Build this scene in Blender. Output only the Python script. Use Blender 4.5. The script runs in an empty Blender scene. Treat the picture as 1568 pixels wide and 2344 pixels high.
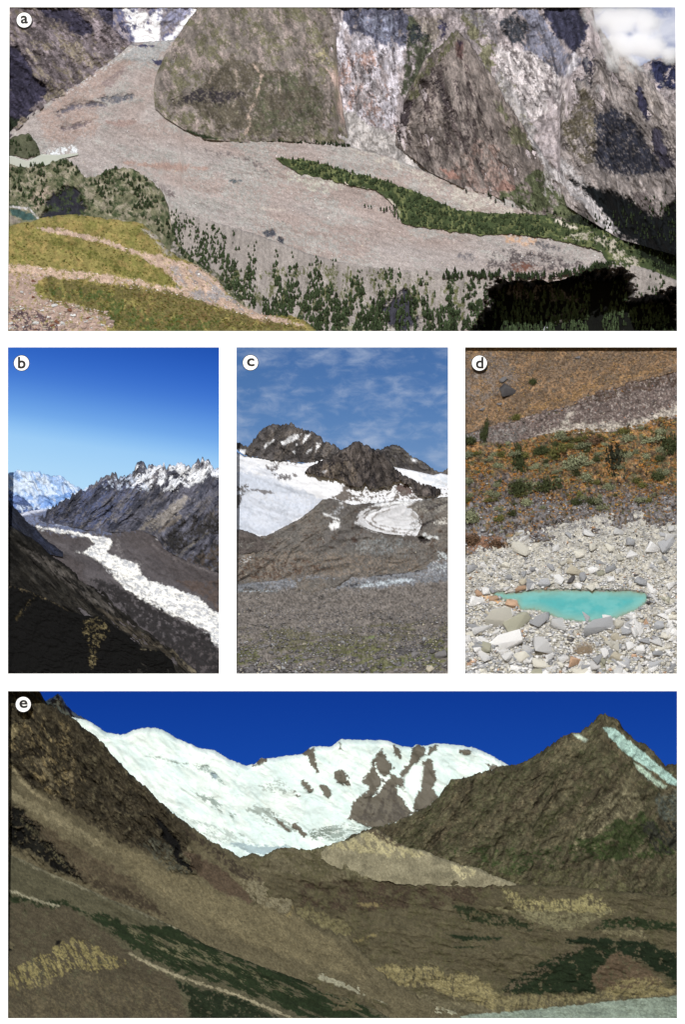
import bpy, bmesh, math, random
import numpy as np
from mathutils import Vector, Matrix, Euler
R = math.radians
C = bpy.context.scene.collection
SC = bpy.context.scene
S = 0.002                     # one unit of the drawing plan = 2 mm of the wall
W0, H0 = 784.0, 1172.0

# ------------------------------------------------------------------ camera, world, sun, exposure
cam = bpy.data.cameras.new('camera'); co = bpy.data.objects.new('camera', cam); C.objects.link(co)
co.location = (0, -40, 0); co.rotation_euler = (R(90), 0, 0)
cam.sensor_fit = 'VERTICAL'; cam.sensor_height = 36; cam.lens = 36 * 40 / (2344 * S)
cam.clip_start = 1; cam.clip_end = 400
SC.camera = co
AZ, EL = 4.5, 23.0           # sun: to the left of the viewer and above
w = bpy.data.worlds.new('World'); SC.world = w; w.use_nodes = True
nt = w.node_tree; bg = nt.nodes['Background']
sk = nt.nodes.new('ShaderNodeTexSky'); sk.sky_type = 'NISHITA'; sk.sun_disc = False
sk.sun_elevation = R(EL); sk.sun_rotation = R(180 + AZ)
nt.links.new(sk.outputs[0], bg.inputs[0]); bg.inputs[1].default_value = 0.07
sl = bpy.data.lights.new('sun', 'SUN'); sl.energy = 4.2; sl.angle = R(0.5); sl.color = (1, 0.985, 0.965)
so = bpy.data.objects.new('sun', sl); C.objects.link(so)
Ld = Vector((-math.cos(R(EL)) * math.sin(R(AZ)), -math.cos(R(EL)) * math.cos(R(AZ)), math.sin(R(EL))))
so.rotation_euler = Ld.to_track_quat('Z', 'Y').to_euler()
so.location = Ld * 10
SC.view_settings.view_transform = 'Standard'; SC.view_settings.look = 'None'
SC.view_settings.exposure = 0.0; SC.view_settings.gamma = 1
SC.cycles.volume_bounces = 12; SC.cycles.max_bounces = 12
KALB = 0.84                   # picture tone -> base colour

# ------------------------------------------------------------------ noise
rng = np.random.default_rng(7)
_T = rng.random((8, 256, 256)).astype(np.float32)
def vn(x, y, s=0):
    T = _T[s % 8]; x = x + 37.7 * s; y = y + 91.3 * s
    xi = np.floor(x).astype(np.int64); yi = np.floor(y).astype(np.int64)
    fx = x - xi; fy = y - yi
    fx = fx * fx * (3 - 2 * fx); fy = fy * fy * (3 - 2 * fy)
    a = T[xi & 255, yi & 255]; b = T[(xi + 1) & 255, yi & 255]
    c = T[xi & 255, (yi + 1) & 255]; d = T[(xi + 1) & 255, (yi + 1) & 255]
    return (a * (1 - fx) + b * fx) * (1 - fy) + (c * (1 - fx) + d * fx) * fy
def rot(x, y, ang, st):
    a = R(ang); u = x * math.cos(a) + y * math.sin(a); v = -x * math.sin(a) + y * math.cos(a)
    return u / st, v
def fbm(x, y, sc, o=5, s=0, ang=0, st=1, g=.55):
    u, v = rot(x, y, ang, st); u = u / sc; v = v / sc; r = 0; A = 1; t = 0
    for k in range(o):
        r = r + A * vn(u, v, s + k); t += A; A *= g
        u, v = u * 1.93 * .8 - v * 1.93 * .6, u * 1.93 * .6 + v * 1.93 * .8
        if st != 1 and k == 0: pass
    return np.clip((r / t - .5) * 1.7 + .5, 0, 1)
def sfbm(x, y, sc, o=4, s=0, ang=0, st=1, g=.6):      # octaves stay stretched
    u, v = rot(x, y, ang, st); u = u / sc; v = v / sc; r = 0; A = 1; t = 0
    for k in range(o):
        r = r + A * vn(u + 5 * k, v, s + k); t += A; A *= g; u = u * 2.03; v = v * 2.07
    return np.clip((r / t - .5) * 1.8 + .5, 0, 1)
def ridg(x, y, sc, o=5, s=0, ang=0, st=1, g=.62):
    u, v = rot(x, y, ang, st); wz = vn(u / sc * 1.3, v / sc * 1.3, s + 3) * .7
    u = u / sc + wz; v = v / sc + wz; r = 0; A = 1; t = 0
    for k in range(o):
        r = r + A * (1 - np.abs(2 * vn(u, v, s + k) - 1)); t += A; A *= g; u = u * 2.1; v = v * 2.0
    return np.clip((r / t - .52) * 2.1 + .5, -.1, 1.1)
def sstep(a, b, t):
    t = np.clip((t - a) / (b - a), 0, 1); return t * t * (3 - 2 * t)
def lin(c):
    c = np.asarray(c, float) / 255.0
    return np.where(c <= .04045, c / 12.92, ((c + .055) / 1.055) ** 2.4)
def segd(x, y, pts, closed):
    d = np.full(x.shape, 1e9); ins = np.zeros(x.shape, bool)
    n = len(pts)
    for i in range(n if closed else n - 1):
        ax, ay = pts[i]; bx, by = pts[(i + 1) % n]
        ex, ey = bx - ax, by - ay; L = ex * ex + ey * ey + 1e-9
        t = np.clip(((x - ax) * ex + (y - ay) * ey) / L, 0, 1)
        d = np.minimum(d, (x - ax - t * ex) ** 2 + (y - ay - t * ey) ** 2)
        if closed:
            if abs(ey) > 1e-9:
                cr = ((ay > y) != (by > y)) & (x < (bx - ax) * (y - ay) / ey + ax); ins ^= cr
    d = np.sqrt(d)
    return np.where(ins, -d, d) if closed else d
def flowc(x, y, pts):
    bd = np.full(x.shape, 1e9); D = np.zeros(x.shape); A = np.zeros(x.shape); acc = 0
    for (ax, ay), (bx, by) in zip(pts[:-1], pts[1:]):
        ex, ey = bx - ax, by - ay; L = math.hypot(ex, ey); t = np.clip(((x - ax) * ex + (y - ay) * ey) / L / L, 0, 1)
        px, py = x - ax - t * ex, y - ay - t * ey; d = np.hypot(px, py); k = d < bd; sg = np.sign(ex * (y - ay) - ey * (x - ax))
        bd = np.where(k, d, bd); D = np.where(k, d * sg, D); A = np.where(k, acc + t * L, A); acc += L
    return D, A
def mask(x, y, o):
    m = np.zeros(x.shape); warp = o.get('warp', 6); soft = o.get('soft', 3.2); sd = o.get('s', 1)
    if 'p' in o or 'l' in o:
        pts = o.get('p') or o.get('l'); P = np.array(pts); wl = o.get('w', 0)
        mg = warp + soft + wl + 4
        bb = (x > P[:, 0].min() - mg) & (x < P[:, 0].max() + mg) & (y > P[:, 1].min() - mg) & (y < P[:, 1].max() + mg)
        xs, ys = x[bb], y[bb]
        if xs.size == 0: return m
        d = segd(xs, ys, pts, 'p' in o) - wl / 2
        d = d + (fbm(xs, ys, o.get('wsc', max(7, warp * 2.2)), 5, sd + 2, g=.7) - .5) * 2.4 * warp
        v = 1 - sstep(-soft, soft, d)
        if 'n' in o: v = v * nmask(xs, ys, o)
        m[bb] = v
    elif 'n' in o: m = nmask(x, y, o)
    else: m[:] = 1
    return m * o.get('a', 1)
def nmask(x, y, o):
    f = sfbm if o.get('st', 1) != 1 else fbm
    v = f(x, y, o['n'], 5, o.get('s', 1), o.get('ang', 0), o.get('st', 1), g=.72)
    th = o.get('th', .5); q = o.get('q', .13)
    v = .5 + (v - .5) * 1.15
    return sstep(th - q, th + q, v)
def O(rgb=None, **k): k['rgb'] = rgb; return k

# ------------------------------------------------------------------ materials
def base_mat(name, rough=.92, spec=.15):
    m = bpy.data.materials.new(name); m.use_nodes = True
    b = m.node_tree.nodes['Principled BSDF']; b.inputs['Roughness'].default_value = rough
    b.inputs['Specular IOR Level'].default_value = spec
    return m, m.node_tree, b
def terr_mat(name, var=.25, nsc=180, bump=.4, rough=.92, spec=.12):
    m, t, b = base_mat(name, rough, spec); N = t.nodes.new; L = t.links.new
    at = N('ShaderNodeAttribute'); at.attribute_name = 'Col'
    tc = N('ShaderNodeTexCoord'); nz = N('ShaderNodeTexNoise'); nz.inputs['Scale'].default_value = nsc
    nz.inputs['Detail'].default_value = 5; nz.inputs['Roughness'].default_value = .7
    L(tc.outputs['Object'], nz.inputs['Vector'])
    mr = N('ShaderNodeMapRange'); mr.inputs[1].default_value = .3; mr.inputs[2].default_value = .7
    mr.inputs[3].default_value = 1 - var; mr.inputs[4].default_value = 1 + var
    L(nz.outputs[0], mr.inputs[0])
    mx = N('ShaderNodeVectorMath'); mx.operation = 'SCALE'
    L(at.outputs['Color'], mx.inputs[0]); L(mr.outputs[0], mx.inputs['Scale'])
    L(mx.outputs[0], b.inputs['Base Color'])
    bp = N('ShaderNodeBump'); bp.inputs['Strength'].default_value = bump; bp.inputs['Distance'].default_value = .004
    L(nz.outputs[0], bp.inputs['Height']); L(bp.outputs[0], b.inputs['Normal'])
    return m
M_rock = terr_mat('mountain_rock', .28, 170, .5)
M_soil = terr_mat('gravel_and_soil', .3, 230, .5)
M_snow = terr_mat('snow_and_ice', .05, 120, .25, .7, .3)
M_grass = terr_mat('alpine_grass', .35, 260, .6)

# ------------------------------------------------------------------ terrain sheets
def tagl(o, label=None, cat=None, group=None, kind=None):
    if label: o['label'] = label
    if cat: o['category'] = cat
    if group: o['group'] = group
    if kind: o['kind'] = kind
    return o
def mesh_np(name, V, F, col, mat, smooth=True):
    me = bpy.data.meshes.new(name); k = F.shape[1]
    me.vertices.add(len(V)); me.vertices.foreach_set('co', np.ascontiguousarray(V, np.float32).ravel())
    me.loops.add(F.size); me.loops.foreach_set('vertex_index', np.ascontiguousarray(F, np.int32).ravel())
    me.polygons.add(len(F)); me.polygons.foreach_set('loop_start', np.arange(0, F.size, k, dtype=np.int32))
    me.polygons.foreach_set('loop_total', np.full(len(F), k, np.int32))
    if smooth: me.polygons.foreach_set('use_smooth', np.ones(len(F), bool))
    if col is not None:
        ca = me.color_attributes.new('Col', 'FLOAT_COLOR', 'POINT')
        cc = np.ones((len(V), 4), np.float32); cc[:, :3] = col
        ca.data.foreach_set('color', cc.ravel())
    me.update(); me.validate(); me.materials.append(mat)
    o = bpy.data.objects.new(name, me); C.objects.link(o); return o
def WD0(y): return 95.0 * np.clip((758 - y) / 747.0, 0, 1)
def BA(y): return WD0(y) + 7 + 21 * sstep(120, 560, y)
def GA(x, y): return BA(y) + 3 - 5 * sstep(60, 200, x) + 3 * sstep(700, 1300, x)
def GB(x, y): return 38 + 58 * np.clip((1542 - y) / 380, 0, 1)
def GE(x, y): return 34 + 60 * np.clip((2335 - y) / 390, 0, 1)
def wpos(x, y, d): return np.stack([(x - W0) * S, d * S, (H0 - y) * S], -1)
class Sheet:
    """a piece of land: top and bottom outline, depth behind the wall, relief, colour"""
    def __init__(s, name, top, bot, dep, rel=(), ops=(), base=(128, 128, 128), mat=None, jag=(0, 8), jagb=(0, 8),
                 curl=(10, 12), var=(.25, 18), var2=(.18, 4), step=2.0, label=None, x=None, cat=None, thick=30,
                 kind='structure', cav=.0, seed=0, vst=(0, 1), crk=None, ribs=None, calm=None, flow=None, sat=.8, tone=(1, 1, 1)):
        s.top, s.bot, s.dep, s.rel, s.ops, s.jag, s.jagb, s.curl, s.seed = top, bot, dep, rel, ops, jag, jagb, curl, seed
        s.calm = calm; s.flow = flow; s.ribs = ribs if ribs is not None else ((20, .3) if (mat is None or mat is M_rock) else None)
        s.sat = sat; s.crk = crk if crk is not None else ((16, 4.0, .5, vst[0], max(vst[1], 2.2)) if mat is None or mat is M_rock else None)
        x0, x1 = x if x else (top[0][0], top[-1][0])
        nx = int((x1 - x0) / step) + 1; xs = np.linspace(x0, x1, nx)
        yt, yb = s.yt(xs), s.yb(xs); yb = np.maximum(yb, yt + 1)
        ny = int((yb - yt).max() / step) + 2
        t = np.linspace(0, 1, ny)[:, None]
        Y = yt[None] * (1 - t) + yb[None] * t; X = np.repeat(xs[None], ny, 0)
        D, r0 = s.depth(X, Y, True)
        b_ = lin(base); lu = b_ @ np.array([.3, .6, .1]); col = np.ones(X.shape + (3,)) * (lu + (b_ - lu) * s.sat)
        cv, cs = var
        va, vs = vst
        f = sfbm(X, Y, cs, 5, seed + 1, va, vs) if vs != 1 else fbm(X, Y, cs, 5, seed + 1)
        col *= (1 + cv * 2 * (f - .5))[..., None]
        if s.flow:
            f1, f2 = s.flown(X, Y); w2 = sstep(.35, .65, f2)[..., None]; col = col * (1 - w2 * .5) + lin(s.flow[4]) * w2 * .5
            col *= (1 + s.flow[3] * (f1 - .5) * 2)[..., None]
        fine = fbm(X, Y, 4.2, 3, seed + 6, g=.8)
        if s.ribs: col *= (1 + s.ribs[1] * (ridg(X, Y, s.ribs[0], 4, seed + 1, va, max(vs, 2.2)) - .5) * 2)[..., None]  # relief contrast put into the colour: ribs lightened, gaps between darkened
        for o in ops:
            if o['rgb'] is None: continue
            m = mask(X, Y, o)
            if max(o['rgb']) < 200: k_ = (m > .01) & (m < .99); m[k_] = sstep(.12, .88, m[k_] + (fine[k_] - .5) * 1.1)
            m = m[..., None]
            c = lin(o['rgb']); lu = c @ np.array([.3, .6, .1]); c = lu + (c - lu) * (s.sat if max(o['rgb']) < 190 else 1)
            c = c * (1 + cv * 2 * (f - .5))[..., None] if max(o['rgb']) < 200 else c
            col = col * (1 - m) + c * m
        if s.crk: ck = s.crack(X, Y); col *= (1 - s.crk[2] * ck)[..., None]
        # mineral grain
        g = fbm(X, Y, var2[1], 3, seed + 4)
        bright = sstep(.45, .7, col.mean(-1))
        col *= (1 + (1 - bright) * var2[0] * 2 * (g - .5))[..., None]
        if cav: col *= (1 - cav * .9 * (1 - sstep(.15, .5, ridg(X, Y, cs * .8, 4, seed + 3, va, max(vs, 1.6)))))[..., None]   # mineral veins and crevice shade, both darkened into the colour
        col = np.clip(col * KALB * np.array(tone), .004, .9)
        # back of the ridge
        Xb = X[:1]; Yb = Y[:1] + thick * .6; Db = D[:1] + thick
        X2 = np.vstack([Xb, X]); Y2 = np.vstack([Yb, Y]); D2 = np.vstack([Db, D]); c2 = np.vstack([col[:1], col])
        V = wpos(X2.ravel(), Y2.ravel(), D2.ravel()); n2 = ny + 1
        i = (np.arange(n2 - 1)[:, None] * nx + np.arange(nx - 1)[None]).ravel()
        F = np.stack([i, i + nx, i + nx + 1, i + 1], 1)
        s.ob = mesh_np(name, V, F, c2.reshape(-1, 3), mat or M_rock)
        tagl(s.ob, label, cat, None, kind)
    def yt(s, x):
        P = np.array(s.top); y = np.interp(x, P[:, 0], P[:, 1]); a, sc = s.jag
        if a: y = y - a * (ridg(x, x * 0, sc, 4, s.seed + 5) * 2 - 1) + a * .5 * (fbm(x, x * 0 + 9, sc * .35, 3, s.seed) - .5)
        return y
    def yb(s, x):
        P = np.array(s.bot); y = np.interp(x, P[:, 0], P[:, 1]); a, sc = s.jagb
        if a: y = y + a * (fbm(x, x * 0 + 3, sc, 4, s.seed + 6) - .5) * 2
        return y
    def depth(s, X, Y, full=False):
        D = s.dep(X, Y) if callable(s.dep) else None
        if D is None and s.dep[0] == 'on':
            yb = s.yb(X); D = s.dep[1](X, yb) - s.dep[2] + s.dep[3] * (yb - Y)
        elif D is None:
            dt, db = s.dep; yt, yb = s.yt(X), s.yb(X)
            D = db + (dt - db) * np.clip((yb - Y) / np.maximum(yb - yt, 20), 0, 1)
        r0 = None
        tp = 1.0
        if not callable(s.dep) and s.dep[0] == 'on': tp = np.clip((s.yb(X) - Y) / 28, 0, 1)
        rg = s.rough(X, Y)
        if s.flow: D = D - s.flow[2] * (s.flown(X, Y)[0] - .5) * 2
        for (sc, amp, ang, st, kind) in s.rel:
            if kind == 'r': n = ridg(X, Y, sc, 5, s.seed, ang, st)
            elif kind == 's': n = sfbm(X, Y, sc, 4, s.seed + 2, ang, st)
            else: n = fbm(X, Y, sc, 5, s.seed + 2, ang, st)
            if r0 is None: r0 = n
            D = D - amp * tp * (n - .5) * 2 * rg
        if s.crk: D = D + s.crk[1] * s.crack(X, Y)
        for o in s.ops:
            if o.get('d'): D = D + o['d'] * mask(X, Y, o) / max(o.get('a', 1), .01)
        cw, ca = s.curl
        if ca:
            q = np.clip(1 - (Y - s.yt(X)) / cw, 0, 1); D = D + ca * q * q
        D = np.maximum(D, WD0(Y) + 4.5)
        if full: return D, (r0 if r0 is not None else np.full(X.shape, .6))
        return D
    def crack(s, X, Y):
        sc, am, dk, an, st = s.crk
        a = sstep(.74, .98, ridg(X, Y, sc, 4, s.seed + 2, an, st)); b = sstep(.8, 1.0, ridg(X, Y, sc * .45, 3, s.seed + 5, an + 12, st * .8))
        return np.maximum(a, .7 * b) * s.rough(X, Y)
    def rough(s, X, Y):
        if not s.calm: return 1.0
        m = np.zeros(X.shape)
        for p in s.calm[1]: m = np.maximum(m, mask(X, Y, dict(p=p, warp=10, soft=8)))
        return s.calm[0] + (1 - s.calm[0]) * m
    def flown(s, X, Y):
        fs = s.flow; q = X.shape; d, a = flowc(X.ravel(), Y.ravel(), fs[0]); d = d.reshape(q); a = a.reshape(q)
        d = d + 10 * (fbm(X, Y, 60, 3, 2) - .5)
        return vn(a / 110, d / fs[1], 1) * .5 + vn(a / 60, d / (fs[1] * .45), 2) * .3 + vn(a / 30, d / (fs[1] * .22), 3) * .2, vn(a / 260 + 3, d / (fs[1] * 3.2), 4)
    def at(s, x, y):
        return float(s.depth(np.array([float(x)]), np.array([float(y)]))[0])
def sky_sheet(name, x0, y0, x1, y1, d, stops, cloud=None, label=None, side=0.0, skew=0):
    V = wpos(np.array([x0, x1, x1, x0]), np.array([y1, y1, y0, y0]), np.array([d] * 4))
    Vb = wpos(np.array([x0, x1, x1, x0]), np.array([y1, y1, y0, y0]), np.array([d + 6] * 4))
    V = np.vstack([V, Vb]); F = np.array([[0, 1, 2, 3], [5, 4, 7, 6], [4, 0, 3, 7], [1, 5, 6, 2], [3, 2, 6, 7], [4, 5, 1, 0]])
    m = bpy.data.materials.new(name + '_air'); m.use_nodes = True; t = m.node_tree; t.nodes.clear(); N = t.nodes.new; L = t.links.new
    ou = N('ShaderNodeOutputMaterial'); em = N('ShaderNodeEmission'); L(em.outputs[0], ou.inputs[0])
    tc = N('ShaderNodeTexCoord'); sp = N('ShaderNodeSeparateXYZ'); L(tc.outputs['Object'], sp.inputs[0])
    zt, zb = (H0 - y0) * S, (H0 - y1) * S
    mr = N('ShaderNodeMapRange'); mr.inputs[1].default_value = zb; mr.inputs[2].default_value = zt
    ml = N('ShaderNodeMath'); ml.operation = 'MULTIPLY_ADD'; ml.inputs[1].default_value = side
    L(sp.outputs[0], ml.inputs[0]); L(sp.outputs[2], ml.inputs[2]); L(ml.outputs[0], mr.inputs[0])
    ml.inputs[1].default_value = side; 
    cr = N('ShaderNodeValToRGB'); L(mr.outputs[0], cr.inputs[0])
    e = cr.color_ramp; e.interpolation = 'B_SPLINE' if len(stops) > 3 else 'LINEAR'
    while len(e.elements) < len(stops): e.elements.new(.5)
    for el, (p, c) in zip(e.elements, stops): el.position = p; el.color = tuple(lin(c)) + (1,)
    out = cr.outputs[0]
    if cloud:
        mp = N('ShaderNodeMapping'); L(tc.outputs['Object'], mp.inputs[0]); mp.inputs['Rotation'].default_value = (0, R(cloud.get('ang', 12)), 0)
        mp.inputs['Scale'].default_value = (cloud['sc'] * .62, 1, cloud['sc'] * 1.3); mp.inputs['Location'].default_value = cloud.get('loc', (3.3, 0, 1.2))
        nz = N('ShaderNodeTexNoise'); nz.inputs['Scale'].default_value = 1; nz.inputs['Detail'].default_value = 9
        nz.inputs['Roughness'].default_value = .58; nz.inputs['Distortion'].default_value = .35; L(mp.outputs[0], nz.inputs[0])
        n2 = N('ShaderNodeTexNoise'); n2.inputs['Scale'].default_value = .35; n2.inputs['Detail'].default_value = 3; L(mp.outputs[0], n2.inputs[0])
        ad = N('ShaderNodeMath'); ad.operation = 'MULTIPLY_ADD'; ad.inputs[1].default_value = .8; L(n2.outputs[0], ad.inputs[0]); L(nz.outputs[0], ad.inputs[2])
        q = N('ShaderNodeMapRange'); q.interpolation_type = 'SMOOTHSTEP'; q.inputs[1].default_value = cloud['lo']; q.inputs[2].default_value = cloud['hi']
        q.inputs[4].default_value = cloud.get('a', .7); L(ad.outputs[0], q.inputs[0])
        mx = N('ShaderNodeMixRGB'); L(q.outputs[0], mx.inputs[0]); L(out, mx.inputs[1]); mx.inputs[2].default_value = tuple(lin(cloud['rgb'])) + (1,)
        out = mx.outputs[0]
    L(out, em.inputs[0]); em.inputs[1].default_value = 1
    o = mesh_np(name, V, F, None, m, False); tagl(o, label, None, None, 'structure'); return o

A1 = lambda p: [(.502 * a, .502 * b) for a, b in p]
A2 = lambda p: [(780 + .5025 * a, .502 * b) for a, b in p]
A3 = lambda p: [(.502 * a, 383 + .502 * b) for a, b in p]
A4 = lambda p: [(780 + .5025 * a, 383 + .502 * b) for a, b in p]
B = lambda p: [(.3347 * a, 780 + .3347 * b) for a, b in p]
Cc = lambda p: [(525 + .3347 * a, 780 + .3347 * b) for a, b in p]
Dd = lambda p: [(1049.6 + .3328 * a, 780 + .3328 * b) for a, b in p]
E1 = lambda p: [(.502 * a, 1567 + .502 * b) for a, b in p]
E2 = lambda p: [(780 + .5025 * a, 1567 + .502 * b) for a, b in p]
E3 = lambda p: [(.502 * a, 1943 + .502 * b) for a, b in p]
E4 = lambda p: [(780 + .5025 * a, 1943 + .502 * b) for a, b in p]

# ------------------------------------------------------------------ the white display wall with five openings
def wall():
    TA = 95.0                                   # the upper bay leans back
    WD = lambda y: TA * max(0, min(1, (758 - y) / 747.0))
    xs = [-160, 17, 501, 541, 1026, 1065, 1551, 1728]; ys = [-120, 11, 758, 795, 1542, 1582, 2331, 2700]
    holes = [(17, 11, 1551, 758), (17, 795, 501, 1542), (541, 795, 1026, 1542), (1065, 795, 1551, 1542), (17, 1582, 1551, 2331)]
    bm = bmesh.new(); vs = {}
    def v(x, y, k):
        if (x, y, k) not in vs: vs[(x, y, k)] = bm.verts.new(((x - W0) * S, (WD(y) + (4 if k else 0)) * S, (H0 - y) * S))
        return vs[(x, y, k)]
    cell = {}
    for i in range(len(xs) - 1):
        for j in range(len(ys) - 1):
            cx, cy = (xs[i] + xs[i + 1]) / 2, (ys[j] + ys[j + 1]) / 2
            cell[i, j] = not any(a < cx < c and b < cy < d for a, b, c, d in holes)
    for (i, j), on in cell.items():
        if not on: continue
        a, b, c, d = xs[i], ys[j], xs[i + 1], ys[j + 1]
        bm.faces.new([v(a, d, 0), v(c, d, 0), v(c, b, 0), v(a, b, 0)])
        bm.faces.new([v(a, b, 1), v(c, b, 1), v(c, d, 1), v(a, d, 1)])
        for (di, dj, p, q) in ((-1, 0, (a, d), (a, b)), (1, 0, (c, b), (c, d)), (0, -1, (a, b), (c, b)), (0, 1, (c, d), (a, d))):
            if not cell.get((i + di, j + dj), False):
                bm.faces.new([v(*p, 0), v(*q, 0), v(*q, 1), v(*p, 1)])
    bmesh.ops.recalc_face_normals(bm, faces=bm.faces)
    me = bpy.data.meshes.new('display_wall'); bm.to_mesh(me); bm.free()
    m, t, b = base_mat('white_painted_board', .8, .2); N = t.nodes.new; L = t.links.new
    nz = N('ShaderNodeTexNoise'); nz.inputs['Scale'].default_value = 60; cr = N('ShaderNodeValToRGB')
    cr.color_ramp.elements[0].color = (.9, .9, .905, 1); cr.color_ramp.elements[1].color = (.93, .93, .925, 1)
    L(nz.outputs[0], cr.inputs[0]); L(cr.outputs[0], b.inputs['Base Color'])
    me.materials.append(m); o = bpy.data.objects.new('display_wall', me); C.objects.link(o)
    tagl(o, 'white board with five rectangular openings framing the mountain scenes', 'display board')
    return WD
WD = wall()
def badge(ch, cx, cy, d, pin, label):
    e = bpy.data.objects.new('letter_badge', None); C.objects.link(e); e.location = ((cx - W0) * S, d * S, (H0 - cy) * S)
    tagl(e, label, 'letter badge', 'round letter badges')
    def cyl(name, r, y0, y1, mat, n=64):
        bm = bmesh.new(); r *= S
        lo = [bm.verts.new((r * math.cos(2 * math.pi * k / n), y0 * S, r * math.sin(2 * math.pi * k / n))) for k in range(n)]
        hi = [bm.verts.new((r * math.cos(2 * math.pi * k / n), y1 * S, r * math.sin(2 * math.pi * k / n))) for k in range(n)]
        bm.faces.new(lo); bm.faces.new(hi[::-1])
        for k in range(n): bm.faces.new([lo[k], hi[k], hi[(k + 1) % n], lo[(k + 1) % n]])
        bmesh.ops.recalc_face_normals(bm, faces=bm.faces)
        me = bpy.data.meshes.new(name); bm.to_mesh(me); bm.free(); me.materials.append(mat)
        o = bpy.data.objects.new(name, me); C.objects.link(o); o.parent = e; return o
    cyl('rim', 18.6, -1.5, 1, M_black); cyl('disc', 17.2, -2.2, .6, M_white); cyl('pin', 1.2, 1, pin, M_black, 12)
    cu = bpy.data.curves.new('letter', 'FONT'); cu.body = ch; cu.size = .072 * 1.0; cu.offset = .0016; cu.extrude = .0008
    cu.align_x = 'CENTER'; cu.resolution_u = 6
    tmp = bpy.data.objects.new('tmp', cu); C.objects.link(tmp); bpy.context.view_layer.update()
    me = bpy.data.meshes.new_from_object(tmp.evaluated_get(bpy.context.evaluated_depsgraph_get())); bpy.data.objects.remove(tmp)
    co_ = np.empty(len(me.vertices) * 3); me.vertices.foreach_get('co', co_); co_ = co_.reshape(-1, 3)
    c = (co_.max(0) + co_.min(0)) / 2; co_ -= c
    sx = 1.18 if ch in 'ce' else 1.08; co_[:, 0] *= sx
    me.vertices.foreach_set('co', co_.ravel()); me.name = 'letter'; me.materials.clear(); me.materials.append(M_black)
    o = bpy.data.objects.new('letter', me); C.objects.link(o); o.parent = e; o.rotation_euler = (R(90), 0, 0); o.location = (.001, -3.0 * S, .002)
M_black, _, bb_ = base_mat('black_enamel', .6, .2); bb_.inputs['Base Color'].default_value = (.008, .008, .008, 1)
M_white, _, bb_ = base_mat('white_enamel', .7, .2); bb_.inputs['Base Color'].default_value = (.9, .9, .9, 1)

# =================================================================== A: debris covered glacier, rock domes, forested moraine
# sky beyond the right hand spires
sky_sheet('sky', 1290, -4, 1572, 240, 175, [(0, (120, 130, 165)), (1, (150, 160, 195))],
          cloud=dict(sc=7, lo=.75, hi=1.05, a=.9, rgb=(222, 224, 236), ang=30))
# high ice and cliffs at the back
a_ice = Sheet('snow_field', [(255, -8), (470, -8)], [(255, 125), (470, 125)], lambda x, y: BA(y) + 17 - 12 * (1 - sstep(12, 70, y)),
    rel=[(26, 7, 90, 1.5, 'r')], base=(150, 140, 150), mat=M_snow, curl=(4, 0), label='small snow basin in a gap between dark cliffs at the head of the debris covered glacier',
    ops=[O((95, 98, 135), n=18, th=.5, q=.12, ang=60, st=3),
         O((242, 242, 247), p=A1([(545, 5), (640, 40), (680, 60), (745, 5), (728, 110), (715, 192), (612, 188), (590, 120)]), warp=6, soft=3, n=12, th=.3), O((238, 238, 244), p=A1([(880, 15), (912, 10), (850, 105), (770, 180), (715, 195), (780, 140)]), warp=4), O((128, 122, 130), p=A1([(745, 5), (880, 5), (830, 80), (760, 140), (728, 150), (730, 100)]), warp=6, n=9, th=.3, ang=120, st=2),
         O((150, 152, 185), p=A1([(700, 10), (900, 10), (840, 70), (740, 130), (720, 90)]), n=12, th=.45, ang=120, st=2.5, a=.8),
         O((62, 62, 100), p=A1([(590, 188), (700, 192), (690, 205), (620, 205)]), warp=2, soft=2, d=12)])
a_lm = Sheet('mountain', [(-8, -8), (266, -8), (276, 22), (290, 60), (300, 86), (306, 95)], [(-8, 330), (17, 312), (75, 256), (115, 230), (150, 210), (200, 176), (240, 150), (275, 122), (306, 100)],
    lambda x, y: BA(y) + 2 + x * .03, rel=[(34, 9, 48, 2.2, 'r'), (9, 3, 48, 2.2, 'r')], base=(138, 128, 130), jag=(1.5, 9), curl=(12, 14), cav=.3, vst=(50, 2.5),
    tone=(1.03, 1, 1.07), label='grey brown mountain flank with painted shadow patches left of the debris covered glacier', seed=1, ribs=(26, .3),  # violet tone, here and on the mountains below, puts haze into the colour
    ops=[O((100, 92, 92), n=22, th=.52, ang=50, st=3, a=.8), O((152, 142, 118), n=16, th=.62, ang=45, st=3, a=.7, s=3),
         O((66, 64, 84), p=A1([(20, 190), (70, 220), (110, 280), (150, 330), (200, 380), (220, 410), (180, 450), (130, 500), (60, 560), (20, 600)]), warp=9, soft=6, d=14),  # shadow patches painted blue-grey, from here on, over shallow recesses
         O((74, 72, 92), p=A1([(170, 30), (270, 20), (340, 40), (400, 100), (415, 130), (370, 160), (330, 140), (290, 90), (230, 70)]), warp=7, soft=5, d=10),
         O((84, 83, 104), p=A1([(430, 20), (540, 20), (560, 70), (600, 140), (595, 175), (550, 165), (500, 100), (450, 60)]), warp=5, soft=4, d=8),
         O((44, 56, 40), p=A1([(30, 530), (80, 540), (50, 590), (25, 600)]), warp=4),
         O((235, 235, 238), l=A1([(610, 205), (560, 240), (520, 270), (480, 295), (440, 320), (400, 355), (340, 390), (290, 415)]), w=4.5, warp=5, n=7, th=.42),
         O((225, 228, 232), l=A1([(515, 220), (540, 255), (490, 290)]), w=5, warp=3)])
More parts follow.
